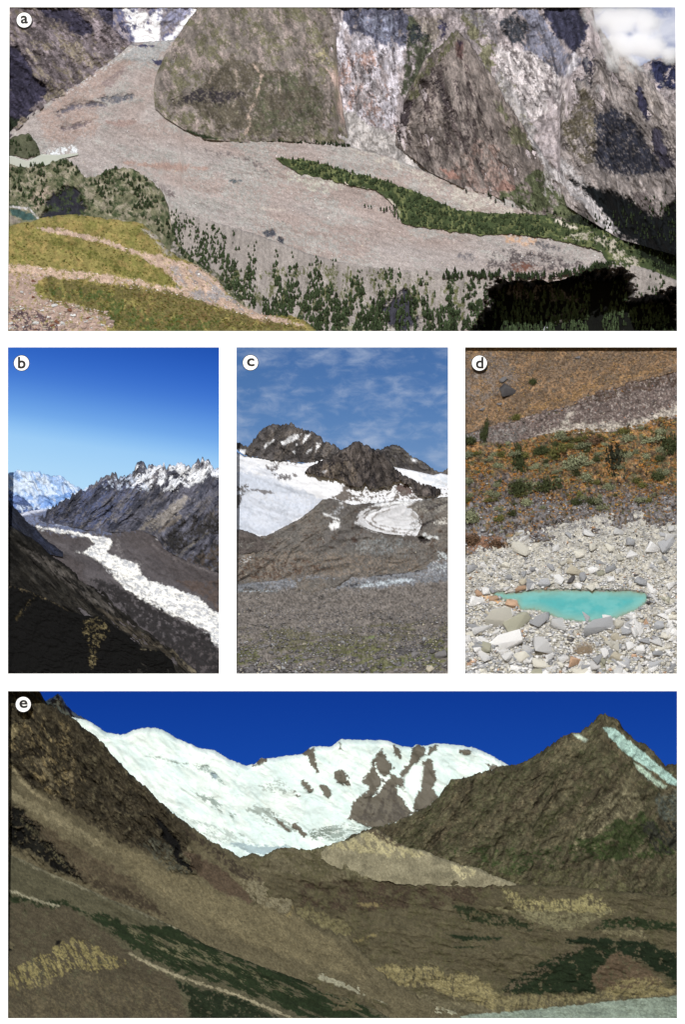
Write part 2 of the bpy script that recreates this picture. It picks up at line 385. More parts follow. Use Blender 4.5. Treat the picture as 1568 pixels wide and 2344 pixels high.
a_back = Sheet('mountain', [(742, -8), (1350, -8), (1362, 20), (1372, 70), (1400, 120), (1450, 160), (1500, 130), (1572, 126)], [(742, 420), (1280, 440), (1310, 250), (1572, 266)],
    lambda x, y: BA(y) + 17 - 12 * (1 - sstep(12, 90, y)), rel=[(40, 7, 75, 2.4, 'r'), (10, 3, 80, 2.2, 'r')], base=(164, 156, 154), jag=(3, 16), cav=.3, vst=(80, 3), seed=2,
    tone=(1.03, 1, 1.07), ribs=(26, .35), label='pale granite wall with hanging ice between the two pointed rock peaks',
    ops=[O((104, 108, 128), p=A2([(50, 20), (260, 20), (330, 60), (310, 170), (270, 240), (180, 220), (100, 160), (20, 110), (0, 20)]), n=15, th=.25, q=.2, warp=8),
         O((142, 150, 170), p=A2([(90, 60), (240, 50), (260, 140), (240, 200), (180, 170), (110, 130)]), n=9, th=.4, warp=8, a=.7),
         O((222, 220, 224), p=A2([(-40, 200), (10, 90), (60, 130), (200, 190), (300, 200), (290, 330), (260, 430), (255, 590), (120, 560), (40, 500), (-40, 560)]), n=13, th=.36, q=.2, ang=85, st=2.5, warp=8),
         O((190, 164, 152), p=A2([(-60, 210), (150, 230), (230, 420), (255, 590), (120, 560), (40, 480), (-40, 560)]), n=20, th=.5, q=.15, ang=85, st=2, warp=8, a=.75, s=4),
         O((165, 160, 158), p=A2([(60, 280), (120, 300), (200, 440), (160, 480), (70, 500), (50, 350)]), n=12, th=.35, warp=6, a=.8),
         O((112, 104, 104), p=A2([(-40, 200), (250, 190), (260, 590), (-40, 560)]), n=8, th=.64, q=.08, ang=80, st=3.5, warp=8, a=.6, s=5), O((88, 96, 72), p=A2([(310, 60), (400, 100), (420, 200), (380, 330), (300, 420), (270, 430), (300, 250)]), warp=8, n=20, th=.3, q=.2),
         O((48, 58, 62), p=A2([(320, 90), (370, 110), (410, 160), (330, 180)]), warp=10, soft=8, a=.8),
         O((160, 152, 138), p=A2([(330, 60), (460, 60), (480, 110), (420, 190), (380, 130)]), warp=5, a=.8),
         O((66, 66, 100), p=A2([(455, 80), (490, 90), (480, 150), (460, 170)]), warp=5, a=.8),
         O((128, 128, 96), p=A2([(540, 30), (640, 30), (690, 170), (760, 330), (870, 520), (890, 650), (820, 660), (700, 400), (620, 200)]), warp=8, n=24, th=.35, q=.15),
         O((150, 148, 150), p=A2([(480, 20), (720, 20), (720, 190), (640, 130), (560, 60)]), warp=6, a=.6),
         O((66, 72, 80), p=A2([(730, 60), (790, 40), (850, 110), (840, 170), (780, 190), (720, 110)]), warp=12, soft=6, a=.85),
         O((132, 136, 152), p=A2([(800, 20), (900, 20), (960, 120), (1040, 220), (1090, 260), (1040, 350), (1000, 340), (930, 300), (830, 230), (860, 120)]), warp=8, n=10, th=.22, q=.2),
         O((66, 68, 90), p=A2([(900, 20), (1090, 20), (1130, 110), (1110, 200), (1060, 230), (990, 150), (950, 90)]), warp=8, soft=4, d=8),
         O((226, 222, 218), p=A2([(690, 210), (800, 200), (900, 250), (1000, 330), (1050, 380), (1040, 430), (980, 500), (900, 540), (830, 500), (780, 430), (740, 330)]), warp=9, n=15, th=.27, q=.22, ang=65, st=2.2),
         O((118, 112, 110), p=A2([(700, 200), (1060, 260), (1050, 430), (900, 560), (740, 420)]), n=8, th=.62, q=.08, ang=62, st=3.5, warp=8, a=.7, s=6), O((172, 170, 166), p=A2([(720, 300), (800, 400), (870, 540), (900, 600), (870, 640), (760, 480), (690, 350)]), warp=7, a=.8),
         O((250, 250, 252), p=A2([(-5, 95), (20, 90), (35, 105), (10, 120)]), warp=2), O((236, 232, 228), p=A2([(670, 25), (720, 25), (710, 50), (680, 55)]), warp=3),
         O((255, 255, 255), p=A2([(1030, 340), (1075, 300), (1090, 250), (1070, 230)]), w=3, warp=2, a=.6),
         O((50, 56, 88), p=A2([(1420, 270), (1560, 240), (1570, 380), (1470, 400), (1440, 350)]), warp=8, n=14, th=.3),
         O((190, 188, 182), p=A2([(-20, 500), (60, 500), (120, 560), (250, 600), (300, 690), (420, 790), (430, 830), (0, 640)]), warp=6, s=3)])
a_dome = Sheet('mountain', [(349, 200), (352, 178), (358, 160), (375, 122), (400, 84), (430, 38), (455, 8), (462, -8), (764, -8), (770, 90), (768, 100), (776, 190), (788, 262), (800, 330)],
    [(349, 206), (352, 244), (375, 266), (420, 294), (470, 317), (550, 322), (620, 320), (700, 322), (800, 340)],
    lambda x, y: BA(y) - 7 + 22 * np.clip((x - 640) / 140, 0, 1) ** 2, rel=[(44, 5, 75, 2.0, 'r'), (10, 2.6, 60, 1.8, 'r')], base=(128, 120, 112), jag=(1.2, 12),
    curl=(8, 7), crk=(14, 2.0, .3, 70, 2), ribs=(20, .14), cav=.22, vst=(70, 2), seed=3, var=(.35, 14), tone=(1.02, 1, 1.04), label='massive rounded brown rock mountain standing right of the glacier bend',
    ops=[O((112, 110, 82), n=26, th=.5, q=.12, a=.8, s=2), O((162, 148, 140), n=12, th=.66, q=.08, ang=60, st=2, a=.7, s=5),
         O((94, 88, 72), p=A1([(960, 330), (1050, 260), (1160, 270), (1200, 320), (1390, 320), (1480, 430), (1520, 560), (1420, 610), (1000, 610), (950, 500), (800, 490), (780, 450), (900, 400)]), warp=16, soft=8, n=22, th=.22, q=.22, a=.8),
         O((88, 92, 68), p=A1([(1200, 330), (1380, 330), (1480, 450), (1450, 600), (1200, 600), (1150, 480)]), warp=18, soft=10, n=18, th=.42, q=.2, a=.7),
         O((180, 160, 142), l=A1([(1150, 280), (1190, 330), (1170, 430), (1130, 520), (1140, 560), (1110, 610)]), w=3.5, warp=4),
         O((160, 146, 130), l=A1([(1070, 290), (1080, 400), (1060, 480)]), w=2.5, warp=4, a=.8), O((160, 146, 130), l=A1([(1040, 260), (960, 340), (930, 440)]), w=2.5, warp=4, a=.6),
         O((160, 146, 130), l=A1([(1270, 330), (1275, 420)]), w=2, warp=3, a=.6),
         O((58, 54, 60), p=A1([(790, 440), (880, 400), (1000, 395), (1110, 405), (1120, 425), (1040, 455), (900, 460), (800, 480)]), warp=12, soft=12, a=.7),  # cloud shadow painted as a dark patch on the rock
         O((48, 62, 36), p=A1([(850, 590), (1000, 628), (970, 634), (880, 615)]), warp=4), O((168, 160, 120), p=A1([(1400, 230), (1480, 200), (1500, 260), (1540, 330), (1568, 340), (1540, 300)]), warp=6, n=10, th=.45),
         O((190, 170, 160), p=A1([(1480, 300), (1568, 340), (1568, 560), (1530, 500), (1550, 420)]), warp=6, a=.8)])
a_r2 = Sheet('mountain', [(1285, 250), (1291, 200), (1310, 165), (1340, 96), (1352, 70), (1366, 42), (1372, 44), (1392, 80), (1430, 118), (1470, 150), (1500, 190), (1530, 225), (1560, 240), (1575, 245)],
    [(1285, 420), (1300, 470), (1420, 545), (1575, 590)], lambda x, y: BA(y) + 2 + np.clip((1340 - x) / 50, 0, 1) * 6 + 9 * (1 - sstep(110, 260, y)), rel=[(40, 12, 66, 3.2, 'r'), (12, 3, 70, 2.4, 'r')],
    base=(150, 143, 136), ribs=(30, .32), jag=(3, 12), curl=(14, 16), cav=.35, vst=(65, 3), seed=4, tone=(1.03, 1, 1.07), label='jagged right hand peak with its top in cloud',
    ops=[O((176, 168, 158), p=A2([(1180, 180), (1250, 200), (1420, 300), (1460, 480), (1532, 560), (1532, 760), (1400, 500), (1300, 400), (1240, 300)]), n=11, th=.45, ang=65, st=3, warp=8),
         O((92, 86, 84), p=A2([(1180, 250), (1300, 380), (1532, 600), (1532, 780), (1150, 780), (1010, 500)]), n=10, th=.6, q=.08, ang=66, st=4, warp=8, a=.7, s=6, d=3), O((104, 98, 76), p=A2([(1010, 420), (1140, 380), (1180, 500), (1170, 760), (1050, 690), (1010, 560)]), n=18, th=.4, warp=8, a=.8),
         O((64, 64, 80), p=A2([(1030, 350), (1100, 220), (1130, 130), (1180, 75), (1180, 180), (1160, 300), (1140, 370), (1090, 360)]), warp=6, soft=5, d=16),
         O((50, 54, 66), p=A2([(1170, 620), (1160, 540), (1200, 500), (1250, 485), (1320, 520), (1370, 590), (1420, 680), (1480, 780), (1300, 800), (1160, 750)]), warp=8, soft=9, d=8, a=.88),  # cast shadow painted dark on the face, like the bluish ops around it
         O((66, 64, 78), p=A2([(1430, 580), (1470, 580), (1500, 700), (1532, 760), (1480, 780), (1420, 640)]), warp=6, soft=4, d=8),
         O((64, 64, 90), p=A2([(1350, 350), (1380, 400), (1420, 520), (1400, 570), (1360, 460)]), warp=5, d=16),
         O((186, 184, 180), p=A2([(880, 580), (920, 650), (960, 740), (1100, 850), (1250, 1060), (1280, 1065), (1100, 800), (1000, 700)]), warp=4),
         O((20, 25, 27), p=A4([(1060, 60), (1200, 90), (1320, 130), (1400, 190), (1460, 210), (1532, 110), (1570, 120), (1570, 480), (1250, 290), (1120, 130)]), warp=9, soft=10, d=10),  # dark wood, with the shade over it put into the colour
         O((120, 112, 108), p=A4([(1330, 110), (1400, 110), (1460, 200), (1440, 215), (1370, 180)]), warp=5),
         O((186, 184, 180), p=A4([(930, 0), (980, 0), (1080, 80), (1160, 150), (1270, 290), (1210, 290), (1100, 160), (1000, 60)]), warp=5)])
a_sp = Sheet('mountain', [(906, 300), (915, 262), (925, 230), (948, 182), (965, 148), (980, 125), (1010, 98), (1030, 78), (1046, 62), (1056, 76), (1075, 92), (1100, 130), (1130, 172), (1160, 225), (1200, 285), (1240, 340), (1290, 400), (1340, 470), (1410, 532)],
    [(906, 330), (950, 362), (985, 392), (1060, 428), (1130, 445), (1180, 470), (1225, 492), (1320, 520), (1410, 536)],
    lambda x, y: BA(y) - 4 + .1 * np.abs(x - 1060), rel=[(36, 10, 72, 2.8, 'r'), (12, 3, 75, 2.4, 'r')], base=(132, 123, 114), ribs=(28, .28), jag=(4, 12), curl=(12, 16), cav=.4, vst=(75, 3), seed=5, var=(.35, 12),
    tone=(1.03, 1, 1.07), label='pointed brown rock peak between the two pale gullies',
    ops=[O((104, 106, 70), p=A2([(280, 400), (360, 300), (460, 170), (540, 110), (560, 150), (460, 270), (400, 350), (330, 470)]), warp=6, n=14, th=.4, a=.8),
         O((76, 68, 70), p=A2([(255, 470), (330, 450), (300, 600), (270, 640)]), warp=5, d=10), O((74, 66, 68), p=A2([(410, 310), (450, 340), (480, 400), (530, 550), (515, 590), (470, 470), (430, 380)]), warp=9, soft=4, n=6, th=.4, d=6),
         O((84, 74, 72), p=A2([(260, 420), (420, 300), (560, 260), (720, 640), (760, 800), (500, 790), (260, 640)]), n=9, th=.6, q=.08, ang=74, st=4, warp=8, a=.75, s=6, d=3), O((112, 88, 82), p=A2([(525, 180), (560, 180), (560, 260), (530, 250)]), warp=3), O((60, 48, 62), p=A2([(530, 175), (560, 180), (545, 208)]), warp=2),
         O((172, 148, 134), p=A2([(640, 640), (700, 660), (760, 760), (800, 860), (720, 960), (620, 900), (480, 800), (560, 700)]), n=16, th=.45, warp=8, a=.7, ang=80, st=2),
         O((160, 126, 110), p=A4([(715, 95), (750, 50), (790, 70), (800, 100), (740, 105)]), warp=4), O((158, 122, 106), p=A4([(450, 0), (530, 20), (560, 50), (500, 50)]), warp=4),
         O((112, 114, 82), p=A2([(700, 430), (800, 560), (890, 650), (900, 680), (800, 660), (740, 540)]), n=14, th=.4, warp=7),
         O((184, 182, 178), p=A2([(840, 520), (880, 580), (920, 660), (960, 750), (1010, 800), (1060, 870), (960, 800), (900, 700), (860, 620)]), warp=4),
         O((92, 102, 66), p=A4([(790, 90), (890, 0), (940, 0), (1010, 120), (1130, 190), (1200, 290), (960, 240), (850, 180), (700, 130)]), warp=7, n=18, th=.3),
         O((176, 174, 166), p=A4([(930, 0), (980, 20), (1000, 60), (1010, 110), (990, 190), (950, 160), (930, 80)]), n=9, th=.45, ang=80, st=4, warp=5, a=.8),
         O((186, 184, 180), p=A4([(930, -10), (990, 0), (1080, 80), (1160, 150), (1270, 290), (1220, 290), (1100, 160), (1000, 60)]), warp=3),
         O((52, 62, 46), p=A4([(1040, 230), (1080, 200), (1180, 240), (1210, 280), (1100, 270)]), warp=6)])
# the debris covered glacier, one continuous sheet
gtop = [(-8, 322), (17, 300), (75, 248), (115, 223), (150, 203), (200, 168), (240, 143), (275, 115), (300, 93), (340, 90), (405, 86), (420, 260), (470, 305), (550, 312), (620, 316), (700, 316), (780, 328), (850, 345), (900, 358), (950, 380), (1000, 400), (1060, 420), (1130, 440), (1200, 466), (1230, 490), (1330, 552), (1392, 580)]
a_gl = Sheet('glacier', gtop, [(-8, 470), (60, 400), (200, 410), (360, 440), (380, 500), (480, 515), (600, 560), (720, 600), (900, 632), (1290, 640), (1350, 612), (1392, 590)],
    GA, rel=[(60, 3.2, 12, 3, 'f'), (13, 1.6, 20, 1.6, 'f')], base=(174, 164, 162), mat=M_soil, crk=(6, .8, .2, 14, 1.8), flow=([(340, 80), (290, 150), (225, 235), (205, 310), (260, 375), (400, 420), (560, 455), (760, 500), (960, 548), (1150, 575), (1420, 592)], 18, 2.2, .13, (168, 148, 141)), curl=(7, 7), jagb=(6, 20), var=(.12, 20), var2=(.12, 3.5), vst=(14, 2.5), seed=6,
    jag=(.8, 14), label='long pinkish grey debris covered glacier sweeping down the valley in two tongues',
    ops=[O((238, 238, 242), l=A1([(615, 205), (560, 243), (520, 273), (480, 299), (440, 325), (400, 359), (340, 394), (290, 420)]), w=7, warp=4, n=8, th=.42), O((172, 170, 167), n=40, th=.52, q=.25, ang=15, st=2.5, a=.6, s=2),
         O((172, 150, 142), p=A1([(230, 440), (420, 320), (520, 280), (600, 250), (620, 270), (520, 360), (430, 450), (450, 560), (350, 640), (200, 650), (160, 520)]), warp=12, soft=6, a=.7),
         O((150, 132, 132), p=A1([(450, 380), (520, 320), (580, 290), (500, 400)]), warp=5, a=.6), O((164, 166, 168), p=A1([(600, 200), (720, 180), (840, 90), (820, 140), (700, 280), (600, 270), (540, 260)]), warp=6, a=.8),
         O((166, 142, 136), p=A1([(480, 545), (620, 540), (620, 560), (560, 575), (500, 565)]), warp=5, soft=3), O((174, 146, 136), p=A1([(560, 735), (800, 740), (950, 765), (800, 775), (650, 760)]), warp=6, soft=4),
         O((108, 104, 118), p=A1([(220, 510), (360, 460), (480, 465), (480, 475), (380, 480), (260, 515)]), warp=5, soft=5, a=.7, d=5), O((104, 106, 118), p=A1([(430, 445), (480, 430), (600, 425), (600, 440), (500, 460)]), warp=5, soft=4, a=.7, d=5),
         O((116, 104, 112), p=A1([(260, 580), (350, 550), (440, 540), (360, 575), (290, 595)]), warp=5, soft=4, a=.6, d=4),
         O((62, 62, 102), p=A1([(590, 192), (700, 196), (690, 205), (620, 203)]), warp=2), O((70, 70, 100), p=A1([(690, 265), (745, 265), (740, 290), (710, 285)]), warp=4, soft=3),
         O((225, 230, 236), p=A1([(200, 680), (260, 660), (340, 655), (345, 690), (280, 695), (210, 705)]), n=6, th=.45, ang=90, st=2, warp=4, d=4), O((110, 105, 115), l=A1([(195, 650), (210, 700)]), w=3, a=.7),
         O((128, 118, 118), l=A1([(900, 660), (1000, 695), (1060, 710), (1150, 735), (1230, 780)]), w=9, warp=7, n=5, th=.5, a=.8),
         O((92, 102, 108), p=A3([(1030, 55), (1060, 48), (1100, 55), (1070, 72)]), warp=2), O((80, 84, 96), p=A3([(1195, 290), (1250, 280), (1255, 310), (1215, 312)]), warp=3, d=4), O((70, 74, 86), p=A3([(1270, 315), (1295, 320), (1290, 355), (1270, 340)]), warp=3, d=4),
         O((194, 192, 182), p=A3([(1350, 0), (1568, 60), (1568, 110), (1440, 100), (1340, 60), (1250, 20)]), warp=6, n=14, th=.35, a=.7), O((206, 196, 188), p=A3([(1180, 178), (1300, 190), (1300, 196), (1190, 186)]), warp=3, a=.7),
         O((196, 164, 140), p=A4([(720, 300), (800, 300), (920, 340), (860, 360), (760, 340)]), n=10, th=.4, warp=5, a=.7),
         O((196, 190, 182), p=A2([(-10, 640), (300, 720), (500, 810), (860, 1000), (600, 960), (300, 800)]), n=20, th=.45, warp=8, a=.6),
         O((92, 84, 86), p=A4([(660, 470), (720, 380), (820, 370), (950, 400), (1110, 430), (1080, 455), (950, 480), (820, 480)]), warp=14, soft=12, n=18, th=.3, q=.3, a=.75),  # cloud shadow painted onto the debris as a soft dark patch
         O((128, 84, 68), p=A4([(770, 430), (860, 430), (900, 460), (800, 480)]), warp=6, soft=5, a=.6), O((100, 98, 104), p=A4([(900, 340), (990, 350), (1010, 380), (930, 370)]), warp=7, soft=5, a=.7),
         O((112, 108, 114), p=A4([(510, 385), (600, 390), (620, 430), (560, 430)]), warp=6, soft=5, a=.6),
         O((120, 106, 108), p=A3([(700, 60), (760, 80), (800, 130), (750, 120)]), warp=5, soft=4, a=.5)])
# valley floor between the two tongues, forest soil
a_vf = Sheet('ground', [(630, 359), (690, 362), (740, 372), (800, 390), (870, 406), (960, 440), (1050, 480), (1140, 487), (1230, 488), (1300, 505), (1400, 530), (1480, 550), (1575, 575)],
    [(630, 362), (690, 396), (760, 410), (800, 424), (860, 432), (905, 470), (920, 508), (1000, 524), (1100, 537), (1170, 534), (1250, 542), (1320, 557), (1380, 573), (1392, 598), (1440, 615), (1500, 636), (1575, 664)],
    lambda x, y: GA(x, y) - 5 + 40 * sstep(1440, 1560, x), rel=[(16, 2, 20, 2, 'f')], base=(62, 76, 42), mat=M_grass, curl=(4, 4), jag=(2, 8), jagb=(3, 12), seed=7, label='dark green forest floor filling the strip between the two glacier tongues',
    ops=[O((104, 112, 64), n=18, th=.55, a=.8), O((196, 188, 176), p=A4([(0, 70), (120, 90), (220, 130), (250, 160), (280, 210), (200, 190), (130, 160), (40, 160)]), n=10, th=.4, warp=6),
         O((176, 168, 152), p=A4([(1100, 285), (1260, 330), (1250, 370), (1180, 340), (1100, 330), (1020, 320)]), n=7, th=.5, warp=5), O((180, 172, 156), p=A4([(1220, 360), (1320, 390), (1440, 500), (1532, 540), (1400, 580), (1300, 480)]), n=8, th=.52, warp=8),
         O((208, 200, 188), l=A4([(990, 240), (1050, 265), (1100, 275)]), w=3), O((26, 34, 22), p=A4([(1270, 300), (1532, 350), (1560, 490), (1440, 450), (1350, 380)]), warp=9, soft=6, d=30)])
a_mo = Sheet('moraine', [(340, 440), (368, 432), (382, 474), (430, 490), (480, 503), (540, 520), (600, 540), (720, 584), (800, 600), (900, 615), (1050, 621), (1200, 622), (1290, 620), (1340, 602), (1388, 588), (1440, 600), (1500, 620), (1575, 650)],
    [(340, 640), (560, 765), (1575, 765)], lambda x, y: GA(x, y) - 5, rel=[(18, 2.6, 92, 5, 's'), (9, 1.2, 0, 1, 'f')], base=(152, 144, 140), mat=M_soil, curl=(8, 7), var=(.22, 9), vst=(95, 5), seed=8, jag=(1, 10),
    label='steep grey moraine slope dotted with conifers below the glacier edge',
    ops=[O((186, 178, 170), p=A3([(770, 110), (850, 150), (820, 200), (780, 320), (740, 290)]), n=7, th=.5, ang=110, st=4, warp=6, a=.8),
         O((76, 80, 60), p=A3([(680, 150), (760, 200), (760, 320), (860, 420), (1000, 480), (1150, 560), (1000, 540), (760, 400), (700, 260)]), warp=8, n=9, th=.4, a=.8),
         O((92, 96, 56), p=A4([(-700, 480), (0, 440), (600, 530), (700, 760), (-700, 790)]), n=9, th=.56, ang=95, st=3, warp=8, a=.8),
         O((176, 172, 166), l=A4([(-40, 352 * .502 / .502 + 358), (200, 738), (420, 748)]), w=2.5, warp=2), O((150, 148, 120), p=A4([(0, 720), (120, 728), (200, 750), (0, 752)]), warp=3),
         O((58, 58, 70), p=A4([(200, 640), (240, 590), (300, 560), (330, 620), (360, 740), (240, 730), (190, 700)]), warp=10, soft=6, d=12),
         O((17, 19, 16), p=A4([(590, 790), (640, 690), (690, 640), (700, 560), (760, 500), (860, 495), (1000, 495), (1120, 470), (1200, 455), (1290, 470), (1340, 520), (1330, 600), (1560, 560), (1570, 780), (640, 780)]), warp=16, soft=14, wsc=26, d=240),  # pit sunk to keep the sun out, near-black colour adds to the shade
         O((126, 120, 118), p=A4([(700, 490), (860, 500), (1000, 540), (1120, 600), (900, 600), (700, 560)]), n=8, th=.55, ang=95, st=3, warp=8, a=.8),
         O((238, 242, 250), l=A4([(925, 745), (950, 720), (990, 695), (1075, 680)]), w=4, warp=3, n=5, th=.35), O((84, 84, 80), l=A4([(940, 670), (1000, 665), (1120, 640)]), w=2, warp=3)])
a_hill = Sheet('hill', [(-8, 345), (17, 365), (40, 378), (75, 373), (92, 368), (120, 358), (150, 362), (172, 378), (190, 398), (215, 402), (250, 385), (280, 380), (310, 388), (350, 415), (372, 440), (385, 475), (392, 520), (420, 570), (500, 640), (560, 690)],
    [(-8, 525), (150, 515), (330, 535), (400, 620), (480, 680), (560, 705)], lambda x, y: GA(x, y) - 7, rel=[(40, 3, 100, 2, 'r'), (10, 1, 0, 1, 'f')], base=(112, 112, 84), mat=M_grass, curl=(10, 10), jag=(2.5, 10), seed=9, cav=.2, var=(.3, 10),
    label='wooded grey green knoll below the small grey lake',
    ops=[O((150, 142, 122), n=14, th=.55, a=.8, s=3), O((170, 152, 136), p=A3([(150, 100), (240, 70), (230, 100), (170, 200), (130, 180)]), n=8, th=.4, warp=8, a=.8),
         O((44, 44, 56), p=A3([(180, 210), (230, 130), (280, 90), (360, 90), (385, 180), (380, 220), (300, 215), (180, 235)]), warp=8, soft=5, d=12),
         O((60, 74, 44), n=11, th=.58, a=.7, s=6), O((58, 90, 88), p=A3([(35, 190), (80, 190), (140, 210), (160, 235), (110, 240), (50, 215)]), warp=2), O((190, 188, 192), l=A3([(35, 175), (90, 180), (130, 185), (160, 220), (175, 235)]), w=3, warp=1),
         O((142, 134, 124), p=A3([(35, 215), (110, 250), (35, 250)]), warp=3)])
a_lake = Sheet('lake', [(-8, 352), (24, 354), (60, 366), (92, 350), (130, 352), (176, 348)], [(-8, 385), (40, 388), (92, 380), (140, 360), (176, 352)], lambda x, y: GA(x, y) - 6, base=(150, 158, 146), mat=terr_mat('glacier_lake_water', .03, 60, .05, .25, .5), curl=(3, 0), var=(.05, 20), var2=(.02, 4),
    label='small flat grey green lake at the glacier edge beside the knoll')
a_ftr = Sheet('shore', [(-8, 322), (17, 316), (40, 306), (62, 303), (76, 318), (88, 344)], [(-8, 358), (30, 352), (60, 360), (88, 352)], lambda x, y: GA(x, y) - 6, rel=[(9, 2, 0, 1, 'f')], base=(84, 88, 66), mat=M_grass, curl=(4, 4), jag=(2, 6), jagb=(3, 8), label='dark wooded shore above the small grey lake')
fg_top = [(-8, 520), (60, 503), (100, 495), (150, 490), (210, 490), (280, 500), (325, 508), (360, 540), (385, 570), (410, 588), (450, 605), (490, 630), (520, 665), (560, 700), (600, 718), (650, 718), (690, 725), (740, 765)]
a_fg = Sheet('hillside', fg_top, [(-8, 770), (740, 770)], lambda x, y: GA(x, y) - 17 - 3 * sstep(480, 740, y), rel=[(70, 5, 15, 2.5, 'f'), (8, 1.6, 20, 1.5, 'f')], base=(138, 128, 58), mat=M_grass, curl=(14, 16), jag=(1.2, 16), seed=10, var=(.22, 12), var2=(.25, 3.5),
    label='near grassy alpine hillside with bare stony paths in the lower left of the top scene',
    ops=[O((118, 116, 44), n=30, th=.5, q=.15, ang=15, st=2, a=.8), O((152, 132, 64), n=16, th=.6, a=.7, s=4),
         O((188, 160, 142), p=A3([(160, 272), (260, 272), (370, 300), (480, 330), (580, 365), (720, 400), (830, 430), (920, 450), (1000, 520), (1050, 590), (1150, 640), (1290, 690), (1410, 730), (1180, 700), (1060, 660), (980, 640), (860, 590), (800, 520), (740, 460), (620, 400), (500, 350), (350, 315), (200, 290)]), warp=4, n=7, th=.22, q=.2),
         O((152, 146, 148), p=A3([(780, 450), (900, 470), (1010, 560), (1110, 650), (1040, 650), (880, 600), (800, 540)]), n=10, th=.5, ang=40, st=2.5, warp=6, a=.9),
         O((160, 152, 140), p=A3([(640, 280), (700, 290), (760, 360), (790, 410), (750, 400), (700, 330)]), warp=4, n=8, th=.4),
         O((192, 168, 152), p=A3([(20, 432), (160, 450), (300, 465), (440, 480), (600, 505), (740, 540), (860, 560), (880, 600), (640, 540), (400, 520), (250, 500), (20, 470)]), warp=5, n=6, th=.3, q=.15),
         O((172, 146, 134), p=A3([(20, 480), (200, 490), (150, 540), (200, 600), (330, 620), (480, 660), (520, 700), (480, 760), (20, 780)]), warp=9, n=6, th=.3, q=.2),
         O((88, 70, 76), p=A3([(40, 640), (120, 650), (270, 700), (300, 760), (60, 760)]), n=7, th=.5, warp=8),
         O((104, 96, 48), p=A3([(200, 500), (400, 530), (600, 540), (760, 560), (960, 620), (1150, 680), (1420, 740), (1400, 790), (560, 790), (480, 680), (200, 600)]), warp=7, n=14, th=.25, q=.2, a=.9),
         O((74, 92, 36), p=A3([(180, 540), (500, 560), (600, 640), (1000, 700), (900, 780), (560, 760), (440, 620), (250, 600)]), n=10, th=.52, warp=8, a=.8), O((116, 96, 50), p=A3([(600, 540), (1000, 640), (1400, 740), (600, 720)]), n=8, th=.58, warp=6, a=.7),
         O((104, 104, 34), l=A3([(240, 330), (420, 400), (560, 480), (760, 530)]), w=14, warp=8, a=.7, soft=5)])

# =================================================================== B: long valley glacier under a blue sky
sky_sheet('sky', 8, 780, 512, 1240, 150, [(0, (188, 226, 250)), (.30, (156, 206, 248)), (.42, (112, 170, 236)), (.6, (62, 118, 212)), (.8, (40, 92, 190)), (1.0, (18, 66, 158))], side=.14,
          label='deep blue cloudless sky fading pale above the valley glacier')
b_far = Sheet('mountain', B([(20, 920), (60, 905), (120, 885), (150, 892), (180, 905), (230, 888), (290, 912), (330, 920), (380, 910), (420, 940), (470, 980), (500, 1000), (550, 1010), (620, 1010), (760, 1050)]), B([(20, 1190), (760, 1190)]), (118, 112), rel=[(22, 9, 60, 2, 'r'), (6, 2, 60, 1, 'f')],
    base=(196, 214, 236), mat=M_snow, jag=(3, 12), seed=11, var=(.08, 10), label='pale blue distant snow mountains at the head of the long valley',  # distance haze and blue snow shade are mixed into these colours
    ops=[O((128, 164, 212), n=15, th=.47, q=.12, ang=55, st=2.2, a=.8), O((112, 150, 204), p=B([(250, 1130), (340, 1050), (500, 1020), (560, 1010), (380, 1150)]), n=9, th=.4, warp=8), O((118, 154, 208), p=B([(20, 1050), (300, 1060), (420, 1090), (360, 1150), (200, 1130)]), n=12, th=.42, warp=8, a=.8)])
b_far2 = Sheet('mountain', B([(20, 1000), (60, 1015), (100, 1040), (150, 1080), (190, 1115), (220, 1140), (260, 1150)]), B([(20, 1230), (260, 1180)]), (106, 102), rel=[(16, 5, 40, 2, 'r')], base=(86, 112, 168), jag=(2, 9), seed=12, label='hazy blue mountain shoulder at the far left end of the valley',  # haze is painted in as a blue base colour
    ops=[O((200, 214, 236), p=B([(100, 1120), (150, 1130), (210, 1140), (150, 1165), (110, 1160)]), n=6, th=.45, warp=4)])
ice = B([(120, 1190), (200, 1160), (250, 1150), (330, 1150), (280, 1168), (200, 1178), (150, 1195)])
ice2 = B([(230, 1268), (330, 1280), (430, 1300), (620, 1325), (740, 1352), (765, 1395), (720, 1440), (800, 1488), (930, 1525), (962, 1600), (1010, 1645), (1200, 1700), (1350, 1758), (1450, 1850), (1540, 1880), (1540, 2150), (1500, 2110), (1440, 2060), (1430, 2000), (1300, 1930), (1150, 1870), (980, 1780), (850, 1700), (770, 1620), (760, 1580), (640, 1490), (560, 1450), (640, 1390), (590, 1345), (430, 1318), (240, 1285)])
